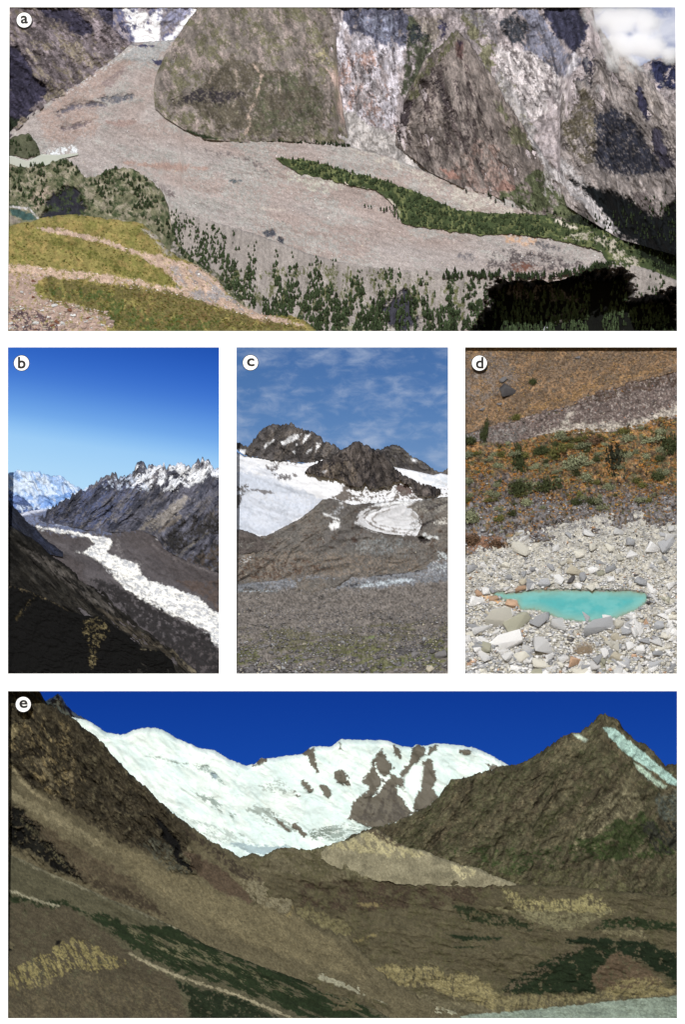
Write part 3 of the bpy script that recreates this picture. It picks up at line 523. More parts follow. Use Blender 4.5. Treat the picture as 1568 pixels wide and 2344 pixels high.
b_gl = Sheet('glacier', B([(20, 1170), (120, 1180), (200, 1160), (330, 1150), (420, 1170), (700, 1250), (1540, 1280)]), B([(20, 2330), (1540, 2330)]), GB, rel=[(30, 4, 35, 3, 'f'), (7, 2.2, 35, 1.5, 'f')],
    base=(84, 80, 84), mat=M_soil, flow=([(60, 1172), (150, 1200), (235, 1235), (300, 1300), (400, 1370), (520, 1450)], 9, 1.5, .2, (70, 64, 64)), seed=13, vst=(38, 3), var=(.22, 9), curl=(5, 0), label='long valley glacier with a bright ice stream between dark debris bands',
    ops=[O((100, 112, 146), p=B([(20, 1140), (500, 1150), (900, 1300), (500, 1330), (300, 1280), (20, 1260)]), warp=8, soft=12, a=.75), O((196, 202, 220), p=ice, warp=2), O((150, 160, 186), l=B([(270, 1235), (360, 1250), (450, 1256)]), w=2.5, a=.8),  # first op tints the far end blue as painted haze
         O((96, 90, 92), l=B([(1030, 1370), (1070, 1430), (1200, 1500), (1495, 1600)]), w=5, warp=3, a=.8), O((206, 206, 212), p=B([(1060, 1357), (1100, 1357), (1090, 1366)]), warp=1), O((120, 116, 118), l=B([(790, 1365), (800, 1430), (850, 1500), (960, 1530)]), w=8, warp=4, a=.5),
         O((236, 237, 236), p=ice2, warp=3.5, soft=1.5, d=-5), O((226, 228, 228), p=B([(500, 1445), (640, 1445), (620, 1465), (540, 1455)]), warp=3, n=5, th=.4), O((176, 180, 188), p=ice2, n=4.5, th=.56, ang=15, st=2.2, a=.85, s=4, d=3), O((170, 172, 176), p=B([(640, 1500), (770, 1620), (980, 1780), (1150, 1870), (1300, 1930), (1440, 2060), (1400, 1950), (1150, 1830), (950, 1720), (800, 1600)]), n=4, th=.6, warp=5),
         O((46, 44, 46), p=B([(600, 1630), (720, 1640), (860, 1720), (1150, 1880), (1420, 2020), (1480, 2100), (1540, 2180), (1540, 2330), (1300, 2330), (1100, 2100), (900, 1920), (750, 1760)]), warp=8, n=9, th=.3, q=.2),
         O((84, 72, 68), p=B([(1200, 1640), (1495, 1640), (1495, 1850), (1400, 1760), (1250, 1690)]), warp=7, n=9, th=.35)])
b_rt = Sheet('mountain', B([(250, 1205), (290, 1180), (350, 1140), (470, 1062), (560, 1020), (620, 985), (680, 952), (740, 928), (780, 905), (800, 935), (850, 922), (900, 890), (930, 855), (970, 842), (1000, 870), (1040, 862), (1085, 830), (1130, 868), (1190, 842), (1260, 862), (1330, 842), (1370, 805), (1405, 808), (1440, 860), (1495, 880), (1540, 900)]),
    B([(250, 1235), (430, 1262), (560, 1292), (780, 1312), (950, 1295), (1060, 1340), (1095, 1385), (1110, 1420), (1200, 1472), (1350, 1540), (1540, 1610)]), ('on', GB, 3, .05), rel=[(44, 12, 128, 2.6, 'r'), (14, 4, 125, 2, 'r')],
    base=(90, 91, 106), crk=(14, 2, .25, 125, 3), ribs=(22, .3), jag=(7, 11), jagb=(1, 9), seed=14, cav=.35, vst=(125, 2.5), var=(.3, 10), label='dark jagged mountain range with snowy crest right of the long glacier',
    ops=[O((82, 94, 134), p=B([(240, 1240), (480, 1050), (800, 900), (1000, 1000), (780, 1300), (500, 1290)]), warp=12, soft=16, a=.6),  # painted haze: blue tint over the far end of the range
         O((62, 66, 82), n=16, th=.5, ang=125, st=3, a=.7, s=3), O((124, 120, 122), n=9, th=.68, ang=128, st=4, a=.55, s=5),
         O((236, 240, 248), p=B([(880, 880), (970, 830), (1100, 820), (1370, 790), (1540, 860), (1540, 930), (1420, 930), (1300, 1000), (1180, 1030), (1030, 1010), (900, 990)]), n=10, th=.54, q=.05, ang=125, st=1.6, warp=7, d=-1),
         O((244, 247, 252), p=B([(1150, 860), (1260, 865), (1340, 850), (1390, 820), (1410, 880), (1380, 950), (1290, 995), (1260, 930)]), n=9, th=.42, q=.05, ang=125, st=1.5, warp=5, s=3),
         O((200, 212, 232), p=B([(640, 950), (800, 920), (960, 900), (1000, 1010), (860, 1020), (700, 1000)]), n=7, th=.62, warp=8, q=.05),
         O((152, 146, 142), p=B([(950, 1290), (990, 1240), (1100, 1170), (1250, 1065), (1285, 1060), (1240, 1140), (1180, 1200), (1060, 1300)]), warp=3, n=14, th=.2, q=.2, ang=140, st=4), O((128, 120, 114), l=B([(1080, 1300), (1230, 1200)]), w=7, warp=4),
         O((120, 116, 112), l=B([(1200, 1470), (1300, 1400), (1420, 1310)]), w=3.5, warp=3), O((114, 106, 98), l=B([(1380, 1240), (1500, 1150)]), w=8, warp=5, a=.8), O((112, 112, 122), l=B([(820, 1160), (870, 1060), (920, 1020)]), w=5, warp=4, a=.7),
         O((112, 110, 118), l=B([(1000, 1130), (1060, 1100), (1100, 1080)]), w=4, warp=4, a=.7), O((54, 52, 52), p=B([(1100, 1350), (1300, 1180), (1540, 1180), (1540, 1600), (1200, 1460)]), n=16, th=.42, ang=128, st=2, warp=8, a=.8), O((84, 74, 66), p=B([(1250, 1500), (1500, 1400), (1540, 1600)]), n=9, th=.45, warp=8, a=.8)])
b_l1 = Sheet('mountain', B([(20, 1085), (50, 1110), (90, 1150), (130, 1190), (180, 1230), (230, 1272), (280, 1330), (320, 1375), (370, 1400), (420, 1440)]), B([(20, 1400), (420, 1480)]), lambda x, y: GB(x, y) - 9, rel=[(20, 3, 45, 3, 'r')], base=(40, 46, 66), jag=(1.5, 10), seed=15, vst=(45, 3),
    label='dark blue grey spur at the left edge of the long valley', ops=[O((42, 46, 60), n=12, th=.5, ang=45, st=3)])
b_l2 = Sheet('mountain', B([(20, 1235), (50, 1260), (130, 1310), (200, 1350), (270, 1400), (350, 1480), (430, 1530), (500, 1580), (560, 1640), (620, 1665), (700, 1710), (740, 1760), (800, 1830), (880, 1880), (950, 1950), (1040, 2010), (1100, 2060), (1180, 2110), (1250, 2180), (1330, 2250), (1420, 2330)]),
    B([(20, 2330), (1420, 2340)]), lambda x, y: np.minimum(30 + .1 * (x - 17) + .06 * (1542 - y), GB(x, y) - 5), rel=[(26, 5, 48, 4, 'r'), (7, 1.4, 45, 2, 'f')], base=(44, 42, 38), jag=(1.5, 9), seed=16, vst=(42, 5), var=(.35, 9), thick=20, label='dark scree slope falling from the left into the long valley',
    ops=[O((30, 29, 27), n=14, th=.47, ang=45, st=4, a=.9), O((84, 80, 76), p=B([(100, 1390), (250, 1450), (420, 1560), (600, 1680), (760, 1800), (780, 1870), (640, 1800), (420, 1650), (230, 1500)]), warp=5, n=8, th=.35, ang=42, st=5), O((74, 68, 58), p=B([(560, 1760), (900, 1960), (1100, 2080), (1300, 2260), (1100, 2200), (900, 2030)]), n=7, th=.4, ang=42, st=5, warp=5),
         O((120, 110, 92), l=B([(980, 2060), (1060, 2090), (1160, 2100)]), w=2.5), O((100, 92, 74), l=B([(1160, 2110), (1330, 2270)]), w=2)])
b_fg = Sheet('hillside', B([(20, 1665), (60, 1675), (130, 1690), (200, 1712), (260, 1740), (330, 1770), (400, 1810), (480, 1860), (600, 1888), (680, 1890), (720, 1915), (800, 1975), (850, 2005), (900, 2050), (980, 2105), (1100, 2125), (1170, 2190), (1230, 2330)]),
    B([(20, 2335), (1230, 2335)]), lambda x, y: 12 + .035 * x, rel=[(30, 3, 110, 2, 'r'), (6, 1, 0, 1, 'f')], base=(9, 9, 8), jag=(1.5, 9), seed=17, var=(.4, 8), label='almost black near hillside in the lower left of the long valley scene',  # near-black base colour carries the shadow lying on this slope
    ops=[O(None, p=B([(60, 1730), (300, 1790), (540, 1920), (560, 2330), (60, 2330)]), soft=12, warp=8, d=5), O(None, p=B([(760, 2060), (1000, 2140), (1150, 2330), (700, 2330)]), soft=10, warp=8, d=4),
         O((116, 104, 66), p=B([(560, 1910), (640, 1895), (730, 1920), (745, 1990), (700, 2060), (640, 2140), (660, 2180), (620, 2240), (600, 2200), (610, 2100), (570, 2030)]), n=5, th=.5, q=.08, warp=6, a=.65),
         O((96, 84, 58), l=B([(50, 1675), (200, 1715), (330, 1775), (470, 1850)]), w=4, n=5, th=.5, warp=4), O((84, 74, 46), l=B([(250, 1740), (190, 1790), (150, 1850), (110, 1900)]), w=4, n=5, th=.5, warp=4), O((100, 92, 70), l=B([(950, 2110), (1060, 2120)]), w=2.5, n=5, th=.45, warp=2)])

# =================================================================== C: glacier forefield under a blue sky with thin cloud
sky_sheet('sky', 530, 780, 1037, 1240, 125, [(0, (140, 166, 200)), (.4, (106, 144, 192)), (.7, (80, 122, 178)), (1.0, (70, 108, 164))], cloud=dict(sc=15, lo=.76, hi=1.36, a=.62, rgb=(188, 200, 220), ang=14), label='mid blue sky with thin streaks of white cloud')
c_r = Sheet('mountain', Cc([(960, 760), (1050, 735), (1070, 725), (1110, 716), (1150, 714), (1200, 748), (1260, 800), (1300, 815), (1340, 838), (1380, 865), (1430, 900), (1460, 900), (1480, 880), (1540, 870)]), Cc([(960, 1000), (1540, 1000)]), (98, 96), rel=[(22, 7, 70, 2.2, 'r')], base=(84, 80, 80), jag=(2.5, 8), cav=.35, seed=21,
    label='dark rock peak at the right behind the middle peak', ops=[O((112, 106, 98), n=12, th=.55, ang=70, st=2, a=.7), O((235, 238, 242), p=Cc([(1250, 805), (1285, 812), (1275, 830), (1255, 822)]), warp=2)])
c_l = Sheet('mountain', Cc([(30, 700), (50, 705), (90, 712), (115, 730), (130, 722), (160, 680), (200, 630), (240, 598), (300, 572), (340, 580), (370, 578), (400, 572), (432, 564), (450, 580), (480, 600), (540, 615), (590, 632), (620, 652), (640, 686), (690, 705), (720, 716), (765, 752), (820, 800)]),
    Cc([(30, 735), (100, 780), (160, 795), (350, 818), (520, 838), (650, 825), (820, 860)]), (90, 84), rel=[(28, 6, 55, 2.2, 'r'), (9, 2.5, 55, 1.8, 'r')], base=(86, 82, 82), jag=(3.5, 8), jagb=(3, 8), cav=.4, vst=(120, 2), seed=22, var=(.3, 8), label='broad dark rock peak with narrow snow patches at the left',
    ops=[O((112, 104, 98), n=12, th=.55, ang=120, st=2, a=.7)] + [O((244, 246, 250), p=Cc(p), warp=1.8, soft=1.2, wsc=5) for p in
         ([(335, 680), (370, 690), (400, 655), (440, 640), (490, 635), (470, 665), (420, 690), (375, 715), (355, 698)], [(240, 700), (270, 690), (305, 672), (290, 695), (240, 735), (236, 720)], [(515, 640), (555, 638), (530, 670), (500, 705), (508, 670)], [(595, 695), (622, 700), (615, 720), (598, 740), (590, 760)], [(525, 765), (545, 740), (570, 722), (560, 745), (535, 770)], [(455, 700), (465, 710), (458, 722)], [(430, 760), (450, 745), (445, 770)], [(20, 742), (110, 742), (95, 790), (20, 790)])])
c_sn = Sheet('snow_field', Cc([(30, 750), (95, 785), (200, 795), (350, 812), (500, 838), (650, 806), (740, 800), (900, 850), (1130, 862), (1250, 884), (1400, 918), (1450, 905), (1540, 925)]), Cc([(30, 1345), (250, 1345), (540, 1260), (760, 1200), (1100, 1200), (1540, 1140)]), (84, 72), rel=[(40, 5, 25, 3, 'f'), (9, 1.2, 20, 2, 'f')],
    base=(222, 225, 232), mat=M_snow, seed=23, var=(.05, 12), curl=(6, 6), label='bright snow slopes and smooth grey white ice below the rock peaks',
    ops=[O((186, 193, 206), p=Cc([(30, 880), (250, 930), (420, 1000), (640, 1080), (560, 1180), (400, 1260), (240, 1340), (30, 1300)]), warp=7, soft=5), O((190, 196, 208), p=Cc([(30, 830), (200, 830), (400, 950), (300, 960), (100, 900)]), n=8, th=.45, ang=15, st=4, warp=5, a=.7),
         O((204, 210, 222), p=Cc([(30, 1050), (500, 1050), (560, 1150), (300, 1270), (30, 1280)]), n=7, th=.4, ang=100, st=2, warp=6, a=.7), O((196, 198, 204), p=Cc([(30, 1000), (640, 1070), (560, 1190), (400, 1250), (540, 1130), (300, 1100), (30, 1060)]), n=4, th=.6, warp=4, a=.6),
         O((100, 98, 100), p=Cc([(30, 975), (120, 985), (190, 1020), (120, 1035), (30, 1030)]), n=6, th=.35, warp=4), O((112, 110, 114), p=Cc([(190, 1018), (300, 1030), (300, 1048), (230, 1040)]), warp=4), O((96, 94, 96), p=Cc([(30, 1050), (90, 1050), (70, 1110), (30, 1160)]), warp=4, soft=3),
         O((110, 106, 108), p=Cc([(230, 850), (330, 845), (350, 880), (300, 900), (260, 880)]), n=6, th=.45, warp=5), O((104, 102, 106), p=Cc([(280, 905), (420, 915), (420, 950), (330, 950)]), n=5, th=.38, warp=4), O((120, 116, 116), p=Cc([(430, 905), (460, 908), (455, 928), (435, 922)]), warp=2), O((112, 106, 104), p=Cc([(200, 800), (660, 800), (420, 860), (300, 830)]), n=4, th=.6, warp=3, a=.8),
         O((196, 206, 218), p=Cc([(1300, 920), (1540, 920), (1540, 1000), (1400, 1000)]), n=6, th=.45, warp=4, a=.7),
         O((100, 92, 86), p=Cc([(730, 1060), (790, 975), (850, 980), (850, 1050), (880, 1090), (800, 1100), (690, 1070)]), n=7, th=.35, warp=6), O((92, 72, 68), p=Cc([(1150, 985), (1200, 970), (1260, 1010), (1265, 1050), (1200, 1060), (1150, 1030)]), warp=5), O((104, 96, 90), p=Cc([(1080, 1080), (1160, 1040), (1260, 1070), (1400, 1040), (1440, 1040), (1300, 1075), (1180, 1090)]), n=5, th=.4, warp=6),
         O((104, 96, 90), p=Cc([(860, 1000), (1500, 1000), (1500, 1090), (880, 1110)]), n=4.5, th=.62, warp=6, a=.85)])
c_m = Sheet('mountain', Cc([(515, 886), (560, 862), (600, 832), (650, 810), (700, 790), (740, 765), (780, 740), (820, 710), (860, 692), (895, 694), (930, 712), (960, 728), (1010, 748), (1050, 758), (1085, 800), (1120, 850), (1160, 898), (1200, 925), (1260, 955), (1330, 985), (1400, 1000), (1450, 1015)]),
    Cc([(515, 892), (560, 910), (620, 930), (720, 945), (770, 960), (820, 985), (870, 990), (905, 1002), (930, 960), (955, 1000), (1000, 1012), (1045, 985), (1090, 1000), (1130, 955), (1180, 965), (1230, 975), (1290, 1050), (1400, 1065), (1450, 1030)]), lambda x, y: 60 + .08 * (1115 - y), rel=[(24, 6, 80, 2.4, 'r'), (8, 2.5, 80, 2, 'r')],
    base=(92, 84, 80), jag=(3, 8), jagb=(6, 7), curl=(10, 14), cav=.45, vst=(85, 2.5), seed=24, var=(.35, 7), label='dark craggy middle rock peak rising from the snow', ops=[O((120, 108, 96), p=Cc([(620, 850), (780, 830), (900, 860), (880, 980), (760, 950), (600, 925)]), n=10, th=.4, ang=80, st=2, warp=8), O((56, 52, 54), n=9, th=.62, ang=82, st=3, a=.8, s=5), O((238, 240, 244), p=Cc([(635, 895), (665, 888), (650, 900)]), warp=1)])
c_mo = Sheet('moraine', Cc([(30, 1338), (130, 1340), (250, 1337), (320, 1300), (400, 1262), (500, 1205), (570, 1150), (640, 1085), (700, 1078), (760, 1100), (850, 1122), (940, 1112), (1000, 1112), (1100, 1095), (1200, 1100), (1330, 1090), (1400, 1075), (1540, 1066)]),
    Cc([(30, 1760), (1540, 1730)]), (60, 44), rel=[(60, 7, 150, 2.2, 'r'), (14, 2.2, 160, 1.8, 'r')], crk=(9, .7, .15, 155, 2), base=(106, 102, 98), mat=M_soil, jag=(1.2, 9), jagb=(2, 12), curl=(7, 6), seed=25, var=(.16, 12), vst=(155, 2.5), var2=(.3, 3.2), label='brown grey moraine ridges around a curved dirty ice tongue',
    ops=[O((118, 110, 102), n=20, th=.5, ang=155, st=2.5, a=.6), O((102, 98, 96), p=Cc([(640, 1080), (860, 1120), (860, 1230), (1000, 1320), (800, 1420), (620, 1380), (700, 1180)]), warp=8, n=14, th=.35, q=.2, a=.8),
         O((92, 87, 84), l=Cc([(1010, 1100), (900, 1140), (850, 1200), (870, 1265), (1000, 1320), (1180, 1345), (1290, 1350)]), w=16, warp=4, soft=5), O((206, 208, 212), p=Cc([(1010, 1110), (1040, 1125), (1000, 1150), (1180, 1150), (1290, 1190), (1310, 1260), (1280, 1330), (1180, 1325), (1060, 1310), (920, 1270), (865, 1240), (880, 1195), (930, 1150)]), warp=4, soft=2), O((104, 99, 96), d=2, l=Cc([(1000, 1135), (930, 1180), (915, 1230), (1000, 1285), (1100, 1318)]), w=7, warp=3), O((116, 111, 108), d=2, l=Cc([(1060, 1140), (980, 1180), (950, 1225), (1020, 1280)]), w=4, warp=3, a=.8),
         O((130, 126, 124), p=Cc([(1020, 1190), (1200, 1180), (1300, 1220), (1290, 1260), (1100, 1260)]), n=4, th=.5, warp=4, a=.7), O((140, 138, 138), l=Cc([(1040, 1150), (965, 1200), (978, 1245), (1060, 1290), (1190, 1318)]), w=2.2, warp=2), O((148, 146, 146), l=Cc([(1100, 1170), (1020, 1205), (1030, 1240), (1120, 1275), (1270, 1295)]), w=2.2, warp=2), O((160, 158, 158), l=Cc([(1180, 1180), (1090, 1205), (1100, 1230), (1180, 1250), (1290, 1255)]), w=2, warp=2), O((222, 224, 228), p=Cc([(1010, 1108), (1160, 1098), (1290, 1088), (1200, 1130), (1060, 1140)]), warp=3), O((228, 230, 234), l=Cc([(870, 1245), (930, 1275), (1010, 1305)]), w=5, warp=2), O((238, 240, 242), l=Cc([(1000, 1120), (1150, 1108), (1270, 1090), (1500, 1050)]), w=3.5, warp=3, n=6, th=.35), O((230, 232, 236), p=Cc([(1180, 1140), (1240, 1108), (1260, 1112), (1210, 1140)]), warp=2),
         O((176, 180, 188), p=Cc([(690, 1190), (740, 1150), (780, 1135), (740, 1180), (720, 1200)]), warp=3, a=.8), O((242, 244, 246), l=Cc([(645, 1183), (700, 1205), (750, 1225)]), w=3, warp=1.5), O((242, 244, 246), p=Cc([(690, 1245), (715, 1230), (758, 1245), (745, 1280), (700, 1298), (683, 1285)]), warp=2.5), O((226, 228, 230), p=Cc([(750, 1105), (775, 1108), (770, 1118)]), warp=1),
         O((48, 42, 42), p=Cc([(1290, 1345), (1340, 1348), (1372, 1368), (1340, 1385), (1310, 1372)]), warp=2, d=14), O((58, 54, 56), p=Cc([(1300, 1275), (1340, 1250), (1400, 1225), (1395, 1240), (1340, 1262), (1310, 1295)]), warp=2, d=9), O((210, 214, 216), l=Cc([(1340, 1335), (1420, 1350)]), w=2.5),
         O((142, 138, 130), p=Cc([(1200, 1150), (1300, 1110), (1495, 1080), (1495, 1180), (1400, 1170), (1300, 1180)]), n=12, th=.42, warp=6, a=.8), O((70, 66, 66), l=Cc([(1330, 1150), (1430, 1130), (1500, 1100)]), w=4, warp=5, n=6, th=.4), O((190, 188, 182), p=Cc([(1400, 1240), (1500, 1190), (1500, 1260), (1420, 1260)]), n=5, th=.55, warp=3),
         O((76, 62, 56), p=Cc([(800, 1400), (840, 1355), (890, 1350), (870, 1380)]), warp=5, n=7, th=.35), O((84, 70, 60), n=8, th=.7, a=.5, s=6), O((128, 132, 134), p=Cc([(800, 1380), (1050, 1330), (1300, 1380), (1260, 1480), (900, 1450)]), n=16, th=.4, warp=8, a=.5),
         O((198, 206, 210), p=Cc([(1430, 1440), (1470, 1450), (1500, 1500), (1440, 1490)]), n=4, th=.45, warp=4), O((190, 194, 198), p=Cc([(60, 1505), (110, 1460), (160, 1500), (90, 1520)]), n=4, th=.5, warp=4),
         O((128, 116, 104), p=Cc([(30, 1420), (400, 1440), (1300, 1500), (1320, 1560), (900, 1600), (300, 1660), (30, 1620)]), n=5, th=.45, warp=8, a=.7), O((92, 74, 62), p=Cc([(30, 1480), (500, 1500), (700, 1560), (300, 1650), (30, 1620)]), n=7, th=.55, warp=8, a=.7)])
c_ton = Sheet('glacier', Cc([(862, 1232), (885, 1188), (930, 1150), (1000, 1116), (1100, 1104), (1180, 1118), (1260, 1158), (1305, 1205), (1318, 1240)]), Cc([(862, 1240), (920, 1274), (1000, 1304), (1100, 1322), (1200, 1334), (1285, 1334), (1318, 1262)]),
    lambda x, y: c_mo.depth(x, y) * .25 + .75 * (44 + 16 * np.clip((1355 - y) / 210, 0, 1)) - 5, rel=[(30, 1.5, 0, 1, 'f')], base=(204, 206, 211), mat=M_snow, curl=(4, 3), jag=(1.5, 8), jagb=(1.5, 8), var=(.06, 12), seed=28, sat=1,
    flow=(Cc([(1130, 1100), (1000, 1135), (925, 1180), (905, 1225), (960, 1270), (1080, 1302), (1310, 1322)]), 7, 1.6, .38, (176, 175, 177)), label='curved grey ice tongue with dark flow bands between the moraine ridges',
    ops=[O((118, 113, 110), l=Cc([(1040, 1128), (955, 1168), (925, 1215), (985, 1270), (1090, 1302), (1250, 1322)]), w=3.5, warp=2), O((140, 136, 134), l=Cc([(1110, 1150), (1010, 1185), (975, 1222), (1030, 1262), (1140, 1288), (1290, 1300)]), w=2.5, warp=2), O((150, 147, 145), p=Cc([(1240, 1160), (1318, 1220), (1318, 1260), (1250, 1210)]), warp=4, soft=4, a=.8)])
c_kn = Sheet('hill', Cc([(30, 1280), (50, 1290), (110, 1303), (180, 1330), (240, 1365), (290, 1400), (330, 1440)]), Cc([(30, 1455), (150, 1452), (240, 1440), (300, 1430), (330, 1442)]), (50, 47), rel=[(10, 2, 30, 1.5, 'f')], base=(88, 81, 78), mat=M_soil, jag=(1.5, 6), jagb=(5, 9), seed=26, var2=(.4, 3), label='dark gravel knoll at the left edge below the grey ice')
c_gr = Sheet('ground', Cc([(30, 1665), (150, 1658), (300, 1645), (500, 1600), (700, 1598), (900, 1612), (1050, 1600), (1200, 1590), (1330, 1560), (1400, 1500), (1540, 1480)]), Cc([(30, 2340), (1540, 2340)]), (40, 15), rel=[(60, 5, 5, 3, 'f'), (10, 2, 0, 1.5, 'f'), (4, 1.2, 0, 1, 'f')], base=(112, 106, 102), mat=M_soil, jag=(1, 8), curl=(5, 5), seed=27, var=(.2, 7), vst=(0, 2), var2=(.5, 3),
    label='stony grey outwash plain with moss in the lower half of the forefield scene',
    ops=[O((116, 120, 128), p=Cc([(30, 1650), (500, 1610), (900, 1620), (1500, 1500), (1540, 1640), (1000, 1690), (500, 1700), (30, 1720)]), warp=6, soft=6, a=.8), O((160, 172, 182), p=Cc([(870, 1690), (960, 1650), (1080, 1638), (1300, 1625), (1200, 1650), (1050, 1670), (980, 1685)]), n=6, th=.25, ang=-5, st=3, warp=3), O((148, 160, 170), l=Cc([(40, 1715), (200, 1712), (320, 1712)]), w=2.5, warp=1),
         O((52, 52, 56), l=Cc([(800, 1682), (870, 1664)]), w=4, warp=2), O((60, 58, 60), l=Cc([(1000, 1610), (1300, 1570)]), w=3, warp=3), O((170, 178, 184), p=Cc([(1350, 1520), (1500, 1480), (1500, 1600), (1400, 1580)]), n=4, th=.55, warp=4, a=.8),
         O((94, 92, 70), p=Cc([(30, 1950), (500, 1960), (1000, 1930), (1540, 1900), (1540, 2150), (30, 2120)]), n=14, th=.48, ang=-3, st=5, warp=7, a=.8), O((92, 94, 60), p=Cc([(30, 2100), (1540, 2020), (1540, 2340), (30, 2240)]), n=13, th=.52, ang=-6, st=4, warp=6, a=.85, s=3), O((98, 116, 60), p=Cc([(920, 2030), (980, 2020), (990, 2035), (930, 2045)]), warp=3),
         O((96, 106, 58), l=Cc([(1180, 2200), (1300, 2170), (1400, 2150)]), w=4, warp=3), O((78, 76, 80), p=Cc([(1080, 2110), (1250, 2090), (1400, 2080), (1300, 2130), (1130, 2150)]), warp=5, a=.8), O((62, 60, 62), p=Cc([(30, 2235), (200, 2235), (400, 2250), (560, 2265), (500, 2290), (30, 2290)]), warp=3), O((70, 68, 66), l=Cc([(30, 1700), (600, 1730), (800, 1900), (1200, 1870)]), w=12, warp=9, n=6, th=.5, a=.5)])

# =================================================================== D: turquoise pond in white rubble
d_bk = Sheet('hillside', [(1054, 780), (1562, 780)], Dd([(10, 640), (50, 640), (250, 580), (450, 545), (620, 480), (780, 450), (900, 380), (1200, 290), (1400, 240), (1540, 200)]), (18, 27), rel=[(50, 3, 140, 2, 'f'), (4, 1.5, 0, 1, 'f')], base=(116, 94, 72), mat=M_grass, seed=31, curl=(3, 0), var=(.18, 14), vst=(140, 2), var2=(.55, 2.6),
    label='dry brown grassy hillside behind the pond', ops=[O((148, 114, 76), n=20, th=.5, ang=140, st=2, a=.6), O((104, 92, 80), n=4.5, th=.66, a=.8, s=4), O((118, 108, 102), p=Dd([(10, 50), (300, 40), (420, 260), (200, 420), (10, 500)]), n=12, th=.45, warp=8, a=.6), O((160, 122, 70), l=Dd([(420, 515), (620, 440), (760, 390), (900, 330), (1200, 245), (1400, 195)]), w=14, warp=8, soft=6, a=.5, n=6, th=.35)])
d_er = Sheet('moraine', Dd([(10, 615), (50, 608), (150, 580), (250, 560), (380, 555), (450, 525), (540, 500), (620, 458), (690, 450), (780, 425), (850, 385), (900, 352), (1000, 325), (1100, 300), (1200, 262), (1300, 245), (1400, 212), (1540, 175)]), Dd([(10, 740), (400, 720), (560, 680), (700, 645), (900, 630), (1150, 620), (1300, 590), (1540, 520)]), (28, 26), rel=[(14, 3, 70, 2, 's'), (5, 2, 0, 1, 'f')], base=(104, 90, 86), mat=M_soil, jag=(2.5, 7), seed=32, var=(.25, 8), var2=(.55, 2.8), curl=(6, 7),
    label='eroded grey brown moraine scarp crossing below the dry hillside', ops=[O((178, 170, 158), p=Dd([(540, 650), (700, 580), (760, 480), (800, 480), (760, 570), (900, 560), (1150, 560), (1300, 530), (1540, 420), (1540, 520), (1150, 620), (700, 660)]), warp=7, soft=10, a=.75), O((84, 66, 54), p=Dd([(780, 420), (1100, 300), (1540, 180), (1540, 300), (1200, 360), (900, 440)]), n=6, th=.42, warp=8, a=.8), O((150, 140, 134), n=3.4, th=.7, s=5, a=.8), O((118, 114, 112), p=Dd([(10, 620), (300, 600), (500, 580), (400, 690), (10, 700)]), n=5, th=.4, warp=6, a=.8)])
d_vg = Sheet('hillside', Dd([(10, 700), (50, 698), (200, 700), (400, 695), (560, 655), (640, 640), (700, 625), (800, 612), (900, 605), (1050, 608), (1150, 592), (1300, 560), (1400, 530), (1540, 495)]), Dd([(10, 1480), (800, 1340), (1540, 1260)]), (24, 20), rel=[(30, 5, 0, 1.5, 'f'), (5, 2, 0, 1, 'f')], base=(112, 92, 66), mat=M_grass, jag=(3, 6), seed=33, var=(.28, 7), var2=(.55, 2.8), curl=(5, 5),
    label='rusty shrub covered bank with scattered grey stones above the white rubble', ops=[O((156, 112, 58), n=12, th=.46, ang=-10, st=2, a=.85), O((92, 92, 62), n=9, th=.6, a=.8, s=4), O((98, 92, 92), p=Dd([(10, 930), (350, 900), (700, 980), (1540, 1000), (1540, 1200), (900, 1200), (10, 1130)]), n=8, th=.42, warp=10, a=.85, s=2), O((118, 116, 120), p=Dd([(10, 1100), (1540, 1060), (1540, 1350), (10, 1500)]), n=6, th=.36, warp=10, a=.9, s=6), O((62, 50, 44), n=6, th=.68, a=.8, s=7), O((134, 98, 74), p=Dd([(50, 1330), (300, 1360), (290, 1430), (50, 1440)]), n=8, th=.4, warp=6)])
pond = Dd([(225, 1730), (350, 1738), (480, 1722), (700, 1712), (1000, 1718), (1200, 1720), (1290, 1735), (1315, 1765), (1290, 1805), (1230, 1850), (1150, 1885), (1080, 1910), (990, 1930), (820, 1932), (720, 1920), (620, 1880), (550, 1855), (430, 1850), (400, 1790), (310, 1785)])
d_rb = Sheet('rubble_field', Dd([(10, 1420), (50, 1400), (200, 1400), (350, 1360), (500, 1300), (640, 1280), (800, 1240), (1000, 1190), (1200, 1170), (1540, 1130)]), Dd([(10, 2340), (1540, 2340)]), (20, 12), rel=[(30, 2.5, 0, 1.5, 'f'), (6, 2.2, 0, 1, 'f')], base=(170, 168, 162), mat=M_soil, jag=(3, 6), seed=34, var=(.16, 8), var2=(.4, 2.8), curl=(4, 4),
    label='pale gravel bed beneath the boulders around the turquoise pond', ops=[O((132, 130, 132), p=Dd([(10, 1250), (1540, 1100), (1540, 1280), (700, 1330), (10, 1480)]), n=5, th=.4, warp=9, soft=8, a=.8), O((204, 200, 188), n=9, th=.55, a=.6), O((204, 164, 120), p=Dd([(150, 1740), (320, 1770), (420, 1810), (420, 1860), (300, 1820), (200, 1800)]), warp=5, n=6, th=.35), O(None, p=pond, warp=1, soft=5, d=9)])
